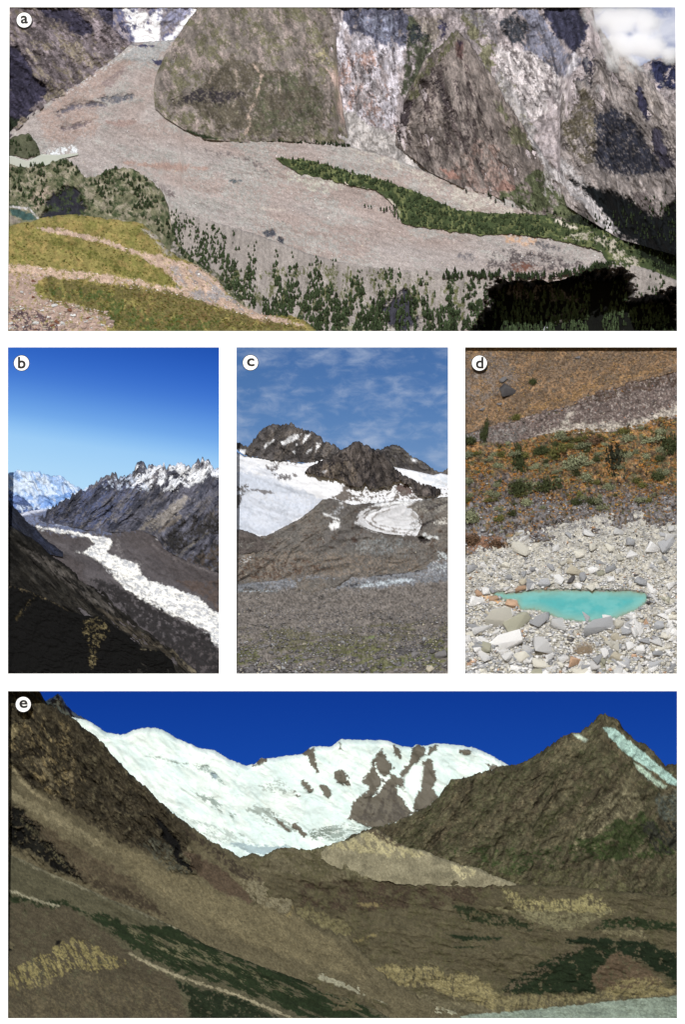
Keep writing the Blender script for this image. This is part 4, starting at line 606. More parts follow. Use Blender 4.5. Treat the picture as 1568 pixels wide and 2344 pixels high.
def pond_mesh():
    xs = np.arange(1115, 1500, 2.0); ys = np.arange(1345, 1430, 2.0); X, Y = np.meshgrid(xs, ys)
    sd = segd(X, Y, pond, True); ok = sd < 3
    D = np.interp(Y, [1350, 1425], [20.6, 19.4]) + .25 * fbm(X, Y, 9, 3, 2, 0, 2)
    f = fbm(X, Y, 16, 5, 3, 0, 2); deep = sstep(0, 26, -sd)[..., None]
    c = lin((120, 178, 172)) * (1 - deep) + lin((52, 176, 184)) * deep
    k = (sstep(.4, .8, f) * .45)[..., None]; c = c * (1 - k) + lin((116, 200, 202)) * k; rim = (sstep(-7, 1, sd + 5 * (fbm(X, Y, 5, 3, 6) - .5)) * .8)[..., None]; c = c * (1 - rim) + lin((120, 134, 118)) * rim; c *= KALB * .8
    nx = len(xs); i = np.arange(X.size).reshape(X.shape)
    q = ok[:-1, :-1] | ok[1:, :-1] | ok[:-1, 1:] | ok[1:, 1:]
    F = np.stack([i[:-1, :-1][q], i[1:, :-1][q], i[1:, 1:][q], i[:-1, 1:][q]], 1)
    used = np.unique(F); mp = np.zeros(X.size, int); mp[used] = np.arange(len(used))
    V = wpos(X.ravel(), Y.ravel(), D.ravel())[used]
    o = mesh_np('water', V, mp[F], c.reshape(-1, 3)[used], terr_mat('turquoise_water', .06, 50, .06, .12, .5))
    tagl(o, 'turquoise meltwater pond ringed by white boulders', None, None, 'structure')
pond_mesh()

# =================================================================== E: snow basin between brown slopes
sky_sheet('sky', 8, 1565, 1562, 1980, 200, [(0, (36, 88, 178)), (.5, (22, 72, 168)), (1.0, (14, 56, 148))], label='deep saturated blue sky above the snow basin')
e_sn = Sheet('snow_mountain', E1([(120, 130), (200, 82), (222, 68), (250, 48), (268, 62), (290, 100), (320, 132), (400, 180), (480, 230), (550, 237), (600, 215), (650, 205), (700, 207), (740, 216), (800, 256), (860, 278), (900, 300), (970, 308), (1040, 350), (1120, 380), (1160, 372), (1190, 342), (1220, 348), (1300, 335), (1370, 328), (1420, 290), (1510, 290), (1560, 256)]) + E2([(60, 262), (130, 260), (215, 266), (280, 288), (330, 297), (345, 282), (400, 287), (435, 278), (520, 283), (600, 294), (690, 330), (770, 378), (860, 420)]),
    [(60, 1990), (560, 1985), (720, 1965), (1215, 1950)], lambda x, y: 138 - .05 * (y - 1660) + .015 * np.abs(x - 640), rel=[(90, 13, 60, 2.0, 'f'), (40, 3, 35, 2.4, 'r'), (12, .7, 45, 2.2, 'f')], base=(222, 238, 232), mat=M_snow, jag=(1.4, 14), curl=(14, 18), seed=41, var=(.05, 14), var2=(.02, 4), step=2.5, thick=30,
    label='brilliant snow covered mountain with rock ribs filling the head of the basin',
    ops=[O((168, 202, 206), n=30, th=.56, q=.2, ang=40, st=2.5, a=.3), O((186, 208, 204), n=12, th=.64, ang=30, st=3, a=.35, s=3), O((84, 80, 80), p=E1([(200, 80), (250, 45), (300, 110), (340, 170), (310, 165), (270, 120), (230, 100)]), n=7, th=.35, warp=5),
         O((150, 168, 162), p=E1([(640, 335), (720, 340), (800, 365), (940, 378), (980, 420), (1040, 480), (980, 440), (860, 385), (740, 355)]), n=5, th=.45, ang=20, st=3, warp=3, a=.9, d=6), O((130, 152, 160), p=E1([(960, 410), (985, 420), (980, 440), (965, 432)]), warp=2, d=5),
         O((142, 160, 152), p=E1([(880, 500), (960, 520), (1050, 590), (1090, 620), (1000, 590), (920, 540)]), n=5, th=.5, ang=40, st=3, warp=4), O((150, 166, 158), p=E1([(1120, 580), (1200, 560), (1260, 600), (1400, 700), (1340, 690), (1220, 640), (1180, 600)]), n=5, th=.46, ang=35, st=3, warp=5), O((160, 176, 168), p=E1([(1150, 470), (1280, 440), (1340, 500), (1250, 500)]), n=4, th=.5, ang=20, st=2, warp=5, a=.8), O((168, 186, 180), p=E1([(800, 590), (1100, 700), (1180, 740), (1000, 730), (900, 670)]), n=5, th=.5, ang=35, st=4, warp=5, a=.8),
         O((120, 136, 126), p=E1([(1400, 680), (1568, 640), (1568, 700), (1420, 720)]) , n=4, th=.5, ang=-5, st=4, warp=3), O((148, 168, 160), p=E2([(-30, 640), (140, 660), (0, 740), (-60, 720)]), n=4, th=.48, ang=-10, st=4, warp=3), O((150, 176, 182), p=E1([(1040, 730), (1180, 745), (1330, 745), (1240, 790), (1180, 800)]), n=5, th=.4, ang=10, st=3, warp=4)] +
        [O((98, 92, 78), p=p, warp=4, soft=1.5, wsc=8, d=-4) for p in (E1([(1150, 383), (1170, 358), (1190, 338), (1215, 350), (1200, 368)]), E1([(1360, 318), (1380, 300), (1430, 298), (1440, 370), (1462, 412), (1440, 415), (1415, 370), (1395, 335)]), E1([(1365, 440), (1400, 455), (1435, 490), (1415, 505), (1385, 480)]), E1([(1455, 465), (1490, 465), (1515, 500), (1495, 525), (1465, 500)]), E1([(1520, 410), (1545, 392), (1575, 410), (1590, 450), (1560, 470), (1525, 440)]), E1([(1340, 490), (1360, 515), (1350, 520)]), E1([(1325, 645), (1350, 640), (1400, 695), (1380, 700), (1335, 670)]), E1([(1250, 610), (1330, 680), (1310, 680), (1255, 630)]), E1([(1545, 262), (1560, 300), (1550, 300)]),
            E2([(0, 400), (20, 420), (45, 465), (20, 475), (0, 450)]), E2([(190, 300), (210, 340), (245, 390), (215, 430), (180, 420), (150, 350)]), E2([(245, 285), (280, 310), (275, 350), (250, 330)]), E2([(345, 282), (385, 292), (390, 330), (340, 370), (290, 440), (270, 420), (320, 350), (325, 300)]), E2([(405, 290), (445, 278), (440, 300), (400, 330)]), E2([(548, 305), (600, 310), (590, 330), (555, 328)]), E2([(670, 368), (700, 370), (780, 385), (720, 400), (680, 400)]),
            E2([(380, 360), (410, 340), (430, 400), (440, 450), (420, 480), (450, 520), (400, 580), (330, 580), (340, 520), (370, 480), (360, 440)]), E2([(95, 450), (140, 390), (150, 350), (170, 420), (200, 440), (150, 520), (110, 520), (125, 470)]), E2([(60, 545), (110, 500), (150, 520), (240, 420), (290, 440), (295, 490), (260, 470), (265, 510), (320, 580), (350, 590), (250, 640), (150, 665), (60, 630), (30, 620)]))] +
        [O((74, 68, 58), p=E2([(60, 550), (240, 460), (310, 580), (420, 560), (300, 640), (60, 630)]), n=10, th=.5, ang=110, st=2.5, warp=6, a=.8), O((232, 246, 240), p=E2([(265, 470), (290, 475), (330, 560), (320, 572), (285, 510)]), warp=3), O((232, 246, 240), p=E2([(340, 380), (380, 380), (365, 470), (335, 520), (300, 470), (295, 430)]), warp=4)])
e_rt = Sheet('mountain', E2([(-110, 760), (-60, 745), (0, 735), (60, 692), (150, 664), (250, 640), (350, 590), (410, 560), (450, 520), (480, 480), (505, 446), (600, 425), (690, 395), (770, 378), (830, 365), (880, 345), (940, 300), (1000, 252), (1065, 230), (1100, 228), (1150, 180), (1190, 146), (1215, 140), (1245, 152), (1275, 175), (1300, 212), (1350, 262), (1400, 285), (1440, 320), (1490, 382), (1510, 375), (1560, 372)]),
    [(720, 2060), (1572, 2190)], lambda x, y: 112 - .01 * (x - 720) - .015 * (y - 1640), rel=[(58, 9, 120, 2, 'r'), (13, 3, 115, 1.8, 'r')], base=(88, 81, 62), tone=(.93, .98, .88), crk=(18, 2.5, .35, 115, 2), ribs=(26, .18), jag=(3, 10), curl=(12, 14), seed=42, cav=.4, vst=(115, 2), var=(.35, 11), var2=(.3, 3.2), thick=30, step=2.2, label='brown pyramid mountain with a slanting ice strip at the right of the snow basin',
    ops=[O((78, 68, 54), n=24, th=.5, ang=120, st=2, a=.7), O((118, 104, 80), n=9, th=.62, q=.14, a=.45, s=4), O((74, 76, 50), n=30, th=.55, ang=125, st=2, a=.4, s=6), O((126, 116, 92), p=E2([(1140, 600), (1300, 450), (1400, 560), (1300, 640), (1150, 760), (1050, 760)]), n=7, th=.5, warp=9, a=.8),
         O((56, 68, 34), p=E2([(1060, 760), (1230, 640), (1380, 600), (1440, 640), (1532, 780), (1400, 800), (1050, 800)]), n=16, th=.3, warp=12, a=.85), O((66, 66, 40), p=E2([(900, 640), (1100, 480), (1200, 440), (1000, 640), (860, 760)]), n=14, th=.4, warp=10, a=.7), O((86, 92, 88), p=E2([(1440, 520), (1560, 480), (1560, 640), (1480, 620)]), warp=10, soft=6, a=.6),
         O((52, 52, 46), p=E2([(1380, 640), (1560, 620), (1560, 780), (1440, 760)]), n=8, th=.45, warp=8, ang=55, st=2), O((92, 88, 60), p=E4([(480, 60), (740, 100), (1100, 100), (1500, 240), (1000, 220), (740, 160)]), n=12, th=.4, warp=10, a=.7), O((62, 74, 40), p=E4([(500, 0), (1000, 0), (1100, 60), (900, 120), (740, 130)]), n=16, th=.48, warp=10, a=.7),
         O((176, 204, 204), p=E2([(1205, 204), (1225, 200), (1262, 206), (1310, 252), (1400, 325), (1480, 390), (1560, 455), (1560, 475), (1500, 455), (1430, 400), (1350, 350), (1300, 315), (1240, 252)]), warp=2.5, soft=1.5, wsc=8), O((196, 216, 206), p=E2([(1345, 362), (1400, 395), (1430, 430), (1495, 468), (1475, 476), (1420, 445), (1370, 400)]), warp=3), O((206, 218, 208), p=E2([(1066, 230), (1090, 234), (1132, 256), (1122, 266), (1080, 246)]), warp=1.5),
         O((112, 98, 76), p=E2([(1180, 230), (1250, 260), (1340, 360), (1300, 340), (1200, 260)]), n=5, th=.45, warp=5)])
e_mid = Sheet('ground', [(540, 1972), (575, 1958), (600, 1964), (630, 1948), (655, 1944), (700, 1950), (740, 1946), (860, 2000), (1180, 2030), (1300, 2032), (1420, 2045), (1572, 2060)], [(540, 2345), (1572, 2345)], GE, rel=[(60, 12, 10, 2.2, 'f'), (16, 3, 12, 2, 'r')], crk=(14, 1.2, .2, 8, 2.5),
    base=(88, 79, 60), tone=(.93, .98, .88), mat=M_soil, jag=(2, 12), curl=(8, 8), seed=43, var=(.16, 12), vst=(8, 2.5), var2=(.25, 3.2), step=2.2, label='brown valley floor with yellow banks and dark green meadows',
    ops=[O((118, 110, 84), p=[(640, 1946), (740, 1936), (790, 1950), (860, 2010), (800, 2016), (700, 1995), (600, 1975)], n=10, th=.3, warp=10, soft=6, a=.85), O((104, 94, 74), p=E3([(1100, 60), (1300, 10), (1568, 40), (1568, 160), (1300, 120), (1180, 110)]), warp=8, n=10, th=.35), O((70, 56, 46), p=E4([(-200, 160), (200, 160), (700, 190), (600, 260), (100, 300), (-180, 260)]), n=18, th=.35, warp=10, a=.8), O((84, 78, 54), n=22, th=.58, a=.6, s=6),
         O((146, 134, 90), soft=7, a=.82, p=E4([(740, 190), (800, 210), (850, 240), (940, 235), (1090, 235), (1135, 208), (1190, 235), (1250, 290), (1160, 310), (1040, 290), (920, 290), (860, 290), (780, 270)]), n=6, th=.34, ang=85, st=2.5, warp=5), O((118, 110, 82), p=E4([(690, 270), (860, 290), (1040, 300), (1240, 290), (1140, 350), (1020, 385), (860, 330)]), n=8, th=.3, warp=6, a=.9),
         O((38, 50, 28), p=E4([(1130, 370), (1200, 325), (1350, 320), (1540, 350), (1540, 380), (1300, 370), (1160, 380)]), n=9, th=.35, warp=6), O((40, 48, 28), p=E4([(520, 270), (620, 280), (820, 330), (960, 380), (800, 370), (560, 330)]), n=7, th=.42, warp=7), O((30, 44, 26), p=E4([(480, 395), (560, 402), (740, 410), (720, 420), (560, 422)]), warp=3), O((36, 46, 28), p=E4([(480, 452), (660, 450), (560, 460)]), warp=2, a=.8),
         O((120, 110, 84), p=E4([(1190, 375), (1380, 380), (1390, 410), (1200, 392)]), warp=4, n=6, th=.3), O((26, 38, 22), p=E4([(1000, 430), (1100, 410), (1400, 425), (1460, 470), (1570, 480), (1570, 650), (1480, 580), (1380, 520), (1250, 480), (1110, 440)]), warp=6, n=12, th=.2), O((30, 42, 24), p=E4([(720, 655), (860, 560), (930, 520), (1100, 450), (1240, 450), (1250, 500), (1160, 570), (1140, 620), (1180, 660), (900, 668)]), warp=6, n=12, th=.18, q=.12), O((92, 80, 64), p=E4([(740, 640), (880, 560), (1100, 440), (1120, 450), (900, 590), (800, 650)]), n=7, th=.45, warp=4),
         O((94, 76, 60), p=E4([(1180, 660), (1150, 590), (1250, 480), (1310, 490), (1400, 550), (1480, 620), (1380, 640)]), warp=5, n=10, th=.25), O((130, 116, 78), soft=7, a=.82, p=E4([(1180, 660), (1250, 620), (1330, 590), (1440, 600), (1540, 660), (1400, 680), (1200, 690)]), warp=5, n=6, th=.3, ang=130, st=2.5),
         O((138, 124, 84), soft=7, a=.82, p=E4([(0, 530), (60, 520), (200, 545), (330, 540), (440, 545), (480, 575), (560, 570), (680, 620), (720, 680), (700, 740), (560, 690), (400, 640), (200, 625), (60, 590)]), warp=6, n=6, th=.25, q=.15, ang=95, st=4), O((124, 112, 78), soft=7, a=.82, p=E4([(700, 665), (900, 672), (1180, 665), (1200, 690), (900, 735), (720, 740)]), warp=5, n=6, th=.3, q=.15, ang=95, st=3), O((110, 100, 78), p=E4([(-20, 570), (200, 640), (560, 700), (700, 750), (400, 745), (150, 680), (0, 630)]), warp=6, n=10, th=.3, a=.9),
         O((116, 106, 74), p=E4([(-230, 300), (-160, 270), (0, 330), (60, 390), (20, 420), (-100, 350)]), warp=5, n=6, th=.35), O((126, 112, 72), l=E4([(60, 430), (150, 400)]), w=6, warp=5), O((122, 106, 70), p=E4([(80, 255), (190, 255), (180, 270), (100, 268)]), warp=3, a=.8),
         O((150, 144, 126), l=E4([(-90, 585), (60, 640), (200, 690), (380, 730), (520, 758)]), w=14, warp=3, soft=3), O((30, 38, 22), p=E4([(90, 648), (200, 670), (380, 720), (200, 690)]), warp=2),
         O((130, 142, 134), p=E4([(470, 790), (590, 762), (860, 740), (1100, 715), (1300, 695), (1570, 672), (1570, 820), (470, 820)]), warp=2, soft=1.5)])
e_pm = Sheet('moraine', [(735, 1950), (760, 1934), (800, 1926), (840, 1906), (862, 1900), (900, 1925), (930, 1942), (975, 1952), (1010, 1968), (1060, 1984), (1100, 1992), (1130, 2008), (1185, 2028)], [(735, 1970), (780, 1995), (860, 2018), (960, 2030), (1100, 2031), (1185, 2032)], lambda x, y: GE(x, y) - 1.5 - 4 * sstep(2032, 2005, y), rel=[(20, 3, 100, 2, 'f')], jagb=(4, 14), base=(128, 122, 94), mat=M_soil, jag=(1.5, 9), curl=(9, 10), seed=44, var2=(.25, 3.2),
    label='pale grey moraine ridge at the foot of the snow basin', ops=[O((164, 156, 110), p=[(735, 1945), (860, 1900), (930, 1945), (1000, 1965), (900, 1965), (800, 1950)], n=7, th=.42, ang=60, st=3, warp=5, a=.8), O((170, 162, 118), p=[(1030, 1985), (1080, 1985), (1095, 2005), (1060, 2015)], n=6, th=.35, ang=80, st=2, warp=4), O((84, 74, 56), p=[(840, 1905), (865, 1898), (930, 1940), (900, 1940)], warp=3, n=6, th=.35)])
e_lf = Sheet('mountain', [(0, 1570), (74, 1572), (90, 1592), (105, 1615), (125, 1622), (150, 1640), (170, 1652), (190, 1672), (215, 1690), (240, 1712), (262, 1742), (300, 1778), (330, 1805), (360, 1836), (400, 1872), (440, 1900), (480, 1930), (520, 1950), (560, 1975), (600, 2000), (640, 2032), (665, 2050), (680, 2090), (700, 2110), (800, 2150), (850, 2200), (900, 2248), (1000, 2300), (1100, 2345)],
    [(0, 2345), (1100, 2350)], lambda x, y: GE(x, y) - 5 - 18 * np.clip((640 - x) / 500, 0, 1), rel=[(50, 11, 48, 2.4, 'r'), (13, 4, 45, 2, 'r')], base=(96, 86, 66), tone=(.93, .98, .88), ribs=(0.001, 0), calm=(.22, [E1([(34, 30), (160, 30), (340, 170), (500, 310), (620, 440), (800, 590), (900, 800), (890, 860), (820, 860), (640, 740), (500, 640), (340, 560), (200, 500), (20, 380)]), E1([(20, 550), (140, 620), (260, 740), (380, 900), (300, 880), (20, 740)])]), mat=M_rock, jag=(3, 11), curl=(14, 18), seed=45, crk=(18, 5, .45, 50, 2.2), var=(.2, 12), vst=(35, 3), var2=(.28, 3.2), step=2.2, thick=30, label='steep brown mountainside with crags and scree sweeping down from the left',
    ops=[O((66, 57, 44), p=E1([(34, 30), (160, 30), (340, 170), (500, 310), (620, 440), (800, 590), (900, 700), (820, 780), (700, 780), (560, 740), (340, 600), (200, 500), (34, 400)]), warp=8, n=16, th=.2, q=.2, a=.9), O((136, 116, 80), p=E1([(34, 30), (320, 200), (400, 500), (200, 500), (34, 300)]), n=8, th=.62, ang=60, st=3, warp=10, a=.7), O((44, 38, 30), p=E1([(34, 150), (340, 180), (600, 440), (820, 780), (560, 740), (300, 560), (34, 400)]), n=8, th=.6, ang=60, st=2, warp=10, a=.8, s=5, d=4),
         O((150, 132, 96), p=E1([(34, 200), (70, 180), (80, 210), (40, 270)]), warp=5), O((134, 120, 94), l=E1([(36, 360), (80, 430), (140, 490), (220, 540)]), w=7, warp=5), O((118, 104, 80), l=E1([(140, 330), (220, 420), (240, 520)]), w=6, warp=6, a=.8), O((116, 100, 74), l=E1([(330, 340), (320, 480), (330, 560)]), w=6, warp=6, a=.7),
         O((110, 98, 74), p=E3([(500, 0), (560, 0), (900, 160), (1150, 260), (1400, 330), (1600, 500), (1650, 600), (1300, 500), (900, 330), (600, 120)]), warp=9, soft=7, a=.8), O((124, 112, 88), p=E1([(34, 480), (200, 560), (400, 680), (520, 780), (420, 740), (200, 620), (34, 530)]), warp=7, soft=5, a=.8),
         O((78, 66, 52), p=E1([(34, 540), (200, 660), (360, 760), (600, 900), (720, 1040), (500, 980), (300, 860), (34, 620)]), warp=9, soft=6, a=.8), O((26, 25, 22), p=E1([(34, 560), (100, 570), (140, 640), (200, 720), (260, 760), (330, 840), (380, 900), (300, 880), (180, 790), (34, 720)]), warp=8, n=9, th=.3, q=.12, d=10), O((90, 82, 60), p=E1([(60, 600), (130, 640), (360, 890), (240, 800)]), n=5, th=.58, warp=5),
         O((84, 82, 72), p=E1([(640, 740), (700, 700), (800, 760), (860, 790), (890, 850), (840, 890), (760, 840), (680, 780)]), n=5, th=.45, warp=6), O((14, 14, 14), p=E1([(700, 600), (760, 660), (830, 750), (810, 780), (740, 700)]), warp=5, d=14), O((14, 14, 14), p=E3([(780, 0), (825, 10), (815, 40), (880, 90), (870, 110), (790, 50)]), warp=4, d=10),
         O((84, 68, 56), p=E3([(880, 110), (830, 10), (1000, 90), (1130, 210), (1150, 260), (1000, 200)]), warp=5, soft=4), O((62, 52, 44), p=E1([(820, 640), (1000, 760), (1200, 900), (1300, 960), (1100, 900), (860, 700)]), warp=6, n=9, th=.35, a=.8), O((120, 110, 90), p=E3([(1080, 130), (1200, 160), (1330, 200), (1350, 280), (1290, 300), (1170, 260)]), warp=6, n=10, th=.3, a=.8), O((128, 112, 74), l=E3([(1330, 210), (1345, 260), (1310, 310)]), w=5, warp=4),
         O((60, 50, 40), p=E3([(400, 130), (560, 180), (760, 300), (780, 340), (600, 260), (420, 190)]), warp=7, soft=6, a=.7)])
e_fg = Sheet('hillside', [(0, 1950), (17, 1956), (60, 1976), (110, 2000), (160, 2018), (200, 2038), (250, 2062), (300, 2080), (350, 2103), (410, 2130), (470, 2165), (530, 2188), (600, 2215), (680, 2243), (740, 2264), (800, 2285), (860, 2312), (930, 2350)], [(0, 2350), (930, 2354)],
    lambda x, y: GE(x, y) - 10 - 20 * np.clip((900 - x) / 700, 0, 1), rel=[(44, 5, 32, 4, 'f'), (9, 1.6, 30, 3, 'f')], base=(80, 76, 58), tone=(.95, .98, .9), mat=M_grass, jag=(1, 10), curl=(9, 9), seed=46, var=(.2, 9), vst=(28, 4), var2=(.3, 3), step=2.2, label='near slope with dark green grass bands and pale gravel tracks at the lower left of the bottom scene',
    ops=[O((118, 112, 92), l=E3([(34, 20), (150, 80), (330, 160), (480, 220), (620, 280), (780, 350), (1000, 440), (1130, 490), (1280, 540), (1568, 650)]), w=9, warp=4, soft=3, a=.9), O((150, 142, 118), l=E3([(760, 345), (900, 400), (1130, 490), (1280, 540), (1568, 655)]), w=7, warp=3, soft=2),
         O((32, 44, 24), p=E3([(350, 280), (480, 310), (600, 350), (760, 350), (900, 410), (1120, 500), (1280, 560), (1568, 670), (1800, 800), (1400, 780), (1200, 680), (1000, 620), (800, 560), (640, 480), (480, 380)]), warp=8, n=8, th=.27, q=.12, ang=26, st=5), O((96, 92, 68), p=E3([(500, 330), (900, 450), (1400, 680), (1200, 640), (800, 500)]), n=5, th=.6, ang=27, st=6, warp=7, a=.8),
         O((34, 44, 24), p=E3([(20, 210), (150, 235), (300, 240), (340, 280), (120, 300), (20, 330)]), warp=7, n=8, th=.35), O((74, 66, 52), p=E3([(20, 250), (300, 270), (480, 380), (620, 500), (800, 600), (860, 790), (20, 790)]), warp=8, n=12, th=.2, q=.2), O((128, 116, 70), p=E3([(20, 540), (130, 520), (340, 400), (420, 440), (560, 520), (500, 560), (300, 560), (200, 640), (20, 640)]), n=6, th=.45, ang=65, st=4, warp=10, a=.8), O((92, 82, 62), p=E3([(20, 640), (400, 560), (700, 620), (850, 780), (20, 780)]), n=7, th=.5, ang=60, st=3, warp=9, a=.6),
         O((30, 40, 24), p=E3([(780, 590), (900, 640), (1100, 680), (1300, 790), (860, 790), (860, 680)]), warp=6, n=8, th=.22), O((142, 132, 108), l=E3([(590, 480), (680, 530), (800, 580), (950, 630), (1080, 670), (1200, 720), (1330, 775)]), w=5.5, warp=3, soft=2), O((140, 134, 114), l=E3([(30, 190), (120, 225), (260, 265)]), w=4, warp=3), O((20, 18, 16), p=E3([(250, 420), (275, 420), (270, 440), (252, 438)]), warp=2), O((16, 16, 14), p=E3([(34, 460), (60, 450), (55, 462), (36, 475)]), warp=2)])

# ------------------------------------------------------------------ letter badges
badge('a', 51, 41, 88, 30, 'round white badge lettered a on the dark cliff of the top scene')
badge('b', 48, 831, 8, 166, 'round white badge lettered b on the sky of the long valley scene')
badge('c', 573, 830, 8, 116, 'round white badge lettered c on the sky of the snowy peaks scene')
badge('d', 1098, 831, 8, 30, 'round white badge lettered d on the dry brown hillside')
badge('e', 51, 1613, 34, 70, 'round white badge lettered e on the brown slope of the bottom scene')
#OBJECTS
# ------------------------------------------------------------------ trees, boulders, shrubs
random.seed(5)
def thing_mat(name, rough=.9, rnd=(.75, 1.2), nsc=90, var=.3, bump=.5):
    m, t, b = base_mat(name, rough, .12); N = t.nodes.new; L = t.links.new
    at = N('ShaderNodeAttribute'); at.attribute_name = 'Col'
    oi = N('ShaderNodeObjectInfo'); m1 = N('ShaderNodeMapRange'); m1.inputs[3].default_value, m1.inputs[4].default_value = rnd; L(oi.outputs['Random'], m1.inputs[0])
    tc = N('ShaderNodeTexCoord'); nz = N('ShaderNodeTexNoise'); nz.inputs['Scale'].default_value = nsc; nz.inputs['Detail'].default_value = 4; L(tc.outputs['Object'], nz.inputs[0])
    m2 = N('ShaderNodeMapRange'); m2.inputs[1].default_value = .3; m2.inputs[2].default_value = .7; m2.inputs[3].default_value = 1 - var; m2.inputs[4].default_value = 1 + var; L(nz.outputs[0], m2.inputs[0])
    mu = N('ShaderNodeMath'); mu.operation = 'MULTIPLY'; L(m1.outputs[0], mu.inputs[0]); L(m2.outputs[0], mu.inputs[1])
    vs = N('ShaderNodeVectorMath'); vs.operation = 'SCALE'; L(at.outputs['Color'], vs.inputs[0]); L(mu.outputs[0], vs.inputs['Scale']); L(vs.outputs[0], b.inputs['Base Color'])
    bp = N('ShaderNodeBump'); bp.inputs['Strength'].default_value = bump; bp.inputs['Distance'].default_value = .003; L(nz.outputs[0], bp.inputs['Height']); L(bp.outputs[0], b.inputs['Normal'])
    return m
M_leaf = thing_mat('conifer_needles', .9, (.7, 1.35), 300, .35, .2)
M_stone = thing_mat('broken_stone', .9, (.72, 1.15), 110, .3, 1.0)
def conifer_geo(seed, nt=6, ns=8):
    """unit tree: height 1, base at the origin; trunk and ragged tiers of branches"""
    g = np.random.default_rng(seed); V = []; F = []; col = []
    n = 5                                        # trunk
    for k in range(n): a = 2 * math.pi * k / n; V.append((.035 * math.cos(a), .035 * math.sin(a), -.08)); col.append((.06, .045, .03))
    for k in range(n): a = 2 * math.pi * k / n; V.append((.02 * math.cos(a), .02 * math.sin(a), .35)); col.append((.06, .045, .03))
    for k in range(n): F += [(k, (k + 1) % n, n + (k + 1) % n), (k, n + (k + 1) % n, n + k)]
    for t in range(nt):
        z0 = .1 + .82 * t / nt; rr = .25 * (1 - t / nt) ** .8 + .03; top = z0 + 1.0 / nt * 1.9
        i0 = len(V); V.append((g.normal(0, .01), g.normal(0, .01), min(top, 1.0 if t == nt - 1 else .99))); base = np.array((.034, .05, .024)) * (1 + .5 * (t / nt)) * g.uniform(.75, 1.25); col.append(tuple(base * 1.2))
        ph = g.uniform(0, 6)
        for k in range(ns):
            a = ph + 2 * math.pi * k / ns; q = rr * (g.uniform(.9, 1.25) if k % 2 else g.uniform(.5, .75)); V.append((q * math.cos(a), q * math.sin(a), z0 - (.05 if k % 2 else 0) + g.normal(0, .01))); col.append(tuple(base * g.uniform(.7, 1.3)))
        for k in range(ns): F.append((i0, i0 + 1 + k, i0 + 1 + (k + 1) % ns))
        j = len(V); V.append((0, 0, z0 + .02)); col.append(tuple(base * .8))
        for k in range(ns): F.append((j, i0 + 1 + (k + 1) % ns, i0 + 1 + k))
    return np.array(V), np.array(F), np.array(col)
def rock_geo(seed, flat=1.0, n=9):
    g = np.random.default_rng(seed); bm = bmesh.new()
    for k in range(n):
        p = g.normal(size=3); p /= np.linalg.norm(p); p *= g.uniform(.8, 1.12); p[2] *= .78 * flat; p[0] *= 1.05
        bm.verts.new(np.sign(p) * np.abs(p) ** .5)
    bmesh.ops.convex_hull(bm, input=bm.verts[:])
    bmesh.ops.delete(bm, geom=[v for v in bm.verts if not v.link_faces], context='VERTS')
    bmesh.ops.dissolve_limit(bm, angle_limit=R(5), verts=bm.verts[:], edges=bm.edges[:])
    bmesh.ops.bevel(bm, geom=bm.edges[:], offset=.022, segments=1, affect='EDGES', profile=.5, clamp_overlap=True)
    bmesh.ops.triangulate(bm, faces=bm.faces[:])
    V = np.array([v.co[:] for v in bm.verts]); bm.verts.index_update(); F = np.array([[v.index for v in f.verts] for f in bm.faces]); bm.free()
    return V / (np.abs(V).max(0) + 1e-6), F
def geo_mesh(name, V, F, col, mat):
    o = mesh_np(name, V, F, col, mat, False); me = o.data; bpy.data.objects.remove(o); return me
def merged(name, geos, X, Y, D, sx, sy, rots, cols, mat, label, up=None):
    """many small copies gathered into ONE uncountable mass; geos = list of (V, F[, col])"""
    Vs, Fs, Cs = [], [], []; off = 0
    for i in range(len(X)):
        G = geos[i % len(geos)]; V = G[0]; M = np.array(rots[i]); v = (V @ M.T) * np.array([sx[i], sx[i] * .8, sy[i]]) * S
        v = v + np.array([(X[i] - W0) * S, D[i] * S, (H0 - Y[i]) * S]); Vs.append(v); Fs.append(G[1] + off); off += len(V)
        Cs.append((G[2] * cols[i]) if len(G) > 2 else np.repeat(np.array(cols[i])[None], len(V), 0))
    o = mesh_np(name, np.vstack(Vs), np.vstack(Fs), np.vstack(Cs), mat, False); tagl(o, label, None, None, 'stuff'); return o
def inpoly(x, y, pts): return segd(x, y, pts, True)
def scatter(n, bb, dens, g):
    """random points, kept with probability dens(x, y)"""
    X = g.uniform(bb[0], bb[2], n); Y = g.uniform(bb[1], bb[3], n); k = g.uniform(0, 1, n) < dens(X, Y); return X[k], Y[k]
# --- conifers of the top scene
TG = [conifer_geo(k) for k in range(5)]; TM = [geo_mesh('conifer', *G, M_leaf) for G in TG]
g = np.random.default_rng(11)
slopeP = [(392, 470), (430, 492), (480, 512), (540, 530), (600, 556), (680, 580), (760, 594), (850, 612), (1000, 624), (1200, 624), (1330, 612), (1392, 592), (1450, 600), (1560, 640), (1560, 762), (700, 762), (600, 720), (540, 680), (470, 620), (420, 590), (385, 540)]
def d_slope(x, y):
    ins = inpoly(x, y, slopeP) < 0
    col_ = sfbm(x, y, 16, 3, 3, 92, 5); up = np.interp(x, [380, 480, 700, 1000, 1390, 1560], [480, 510, 585, 622, 600, 640])
    q = np.clip((y - up) / 140, 0, 1); left = np.clip((560 - x) / 130, 0, 1)
    pr = sstep(.56 - .4 * q - .25 * left, .72 - .34 * q, col_) * (.35 + .9 * q + .5 * left)
    return np.where(ins, pr, 0) * np.where(x > 1110, .7, 1)
X, Y = scatter(15000, (385, 470, 1560, 760), d_slope, g); o_ = np.argsort(Y); X, Y = X[o_], Y[o_]
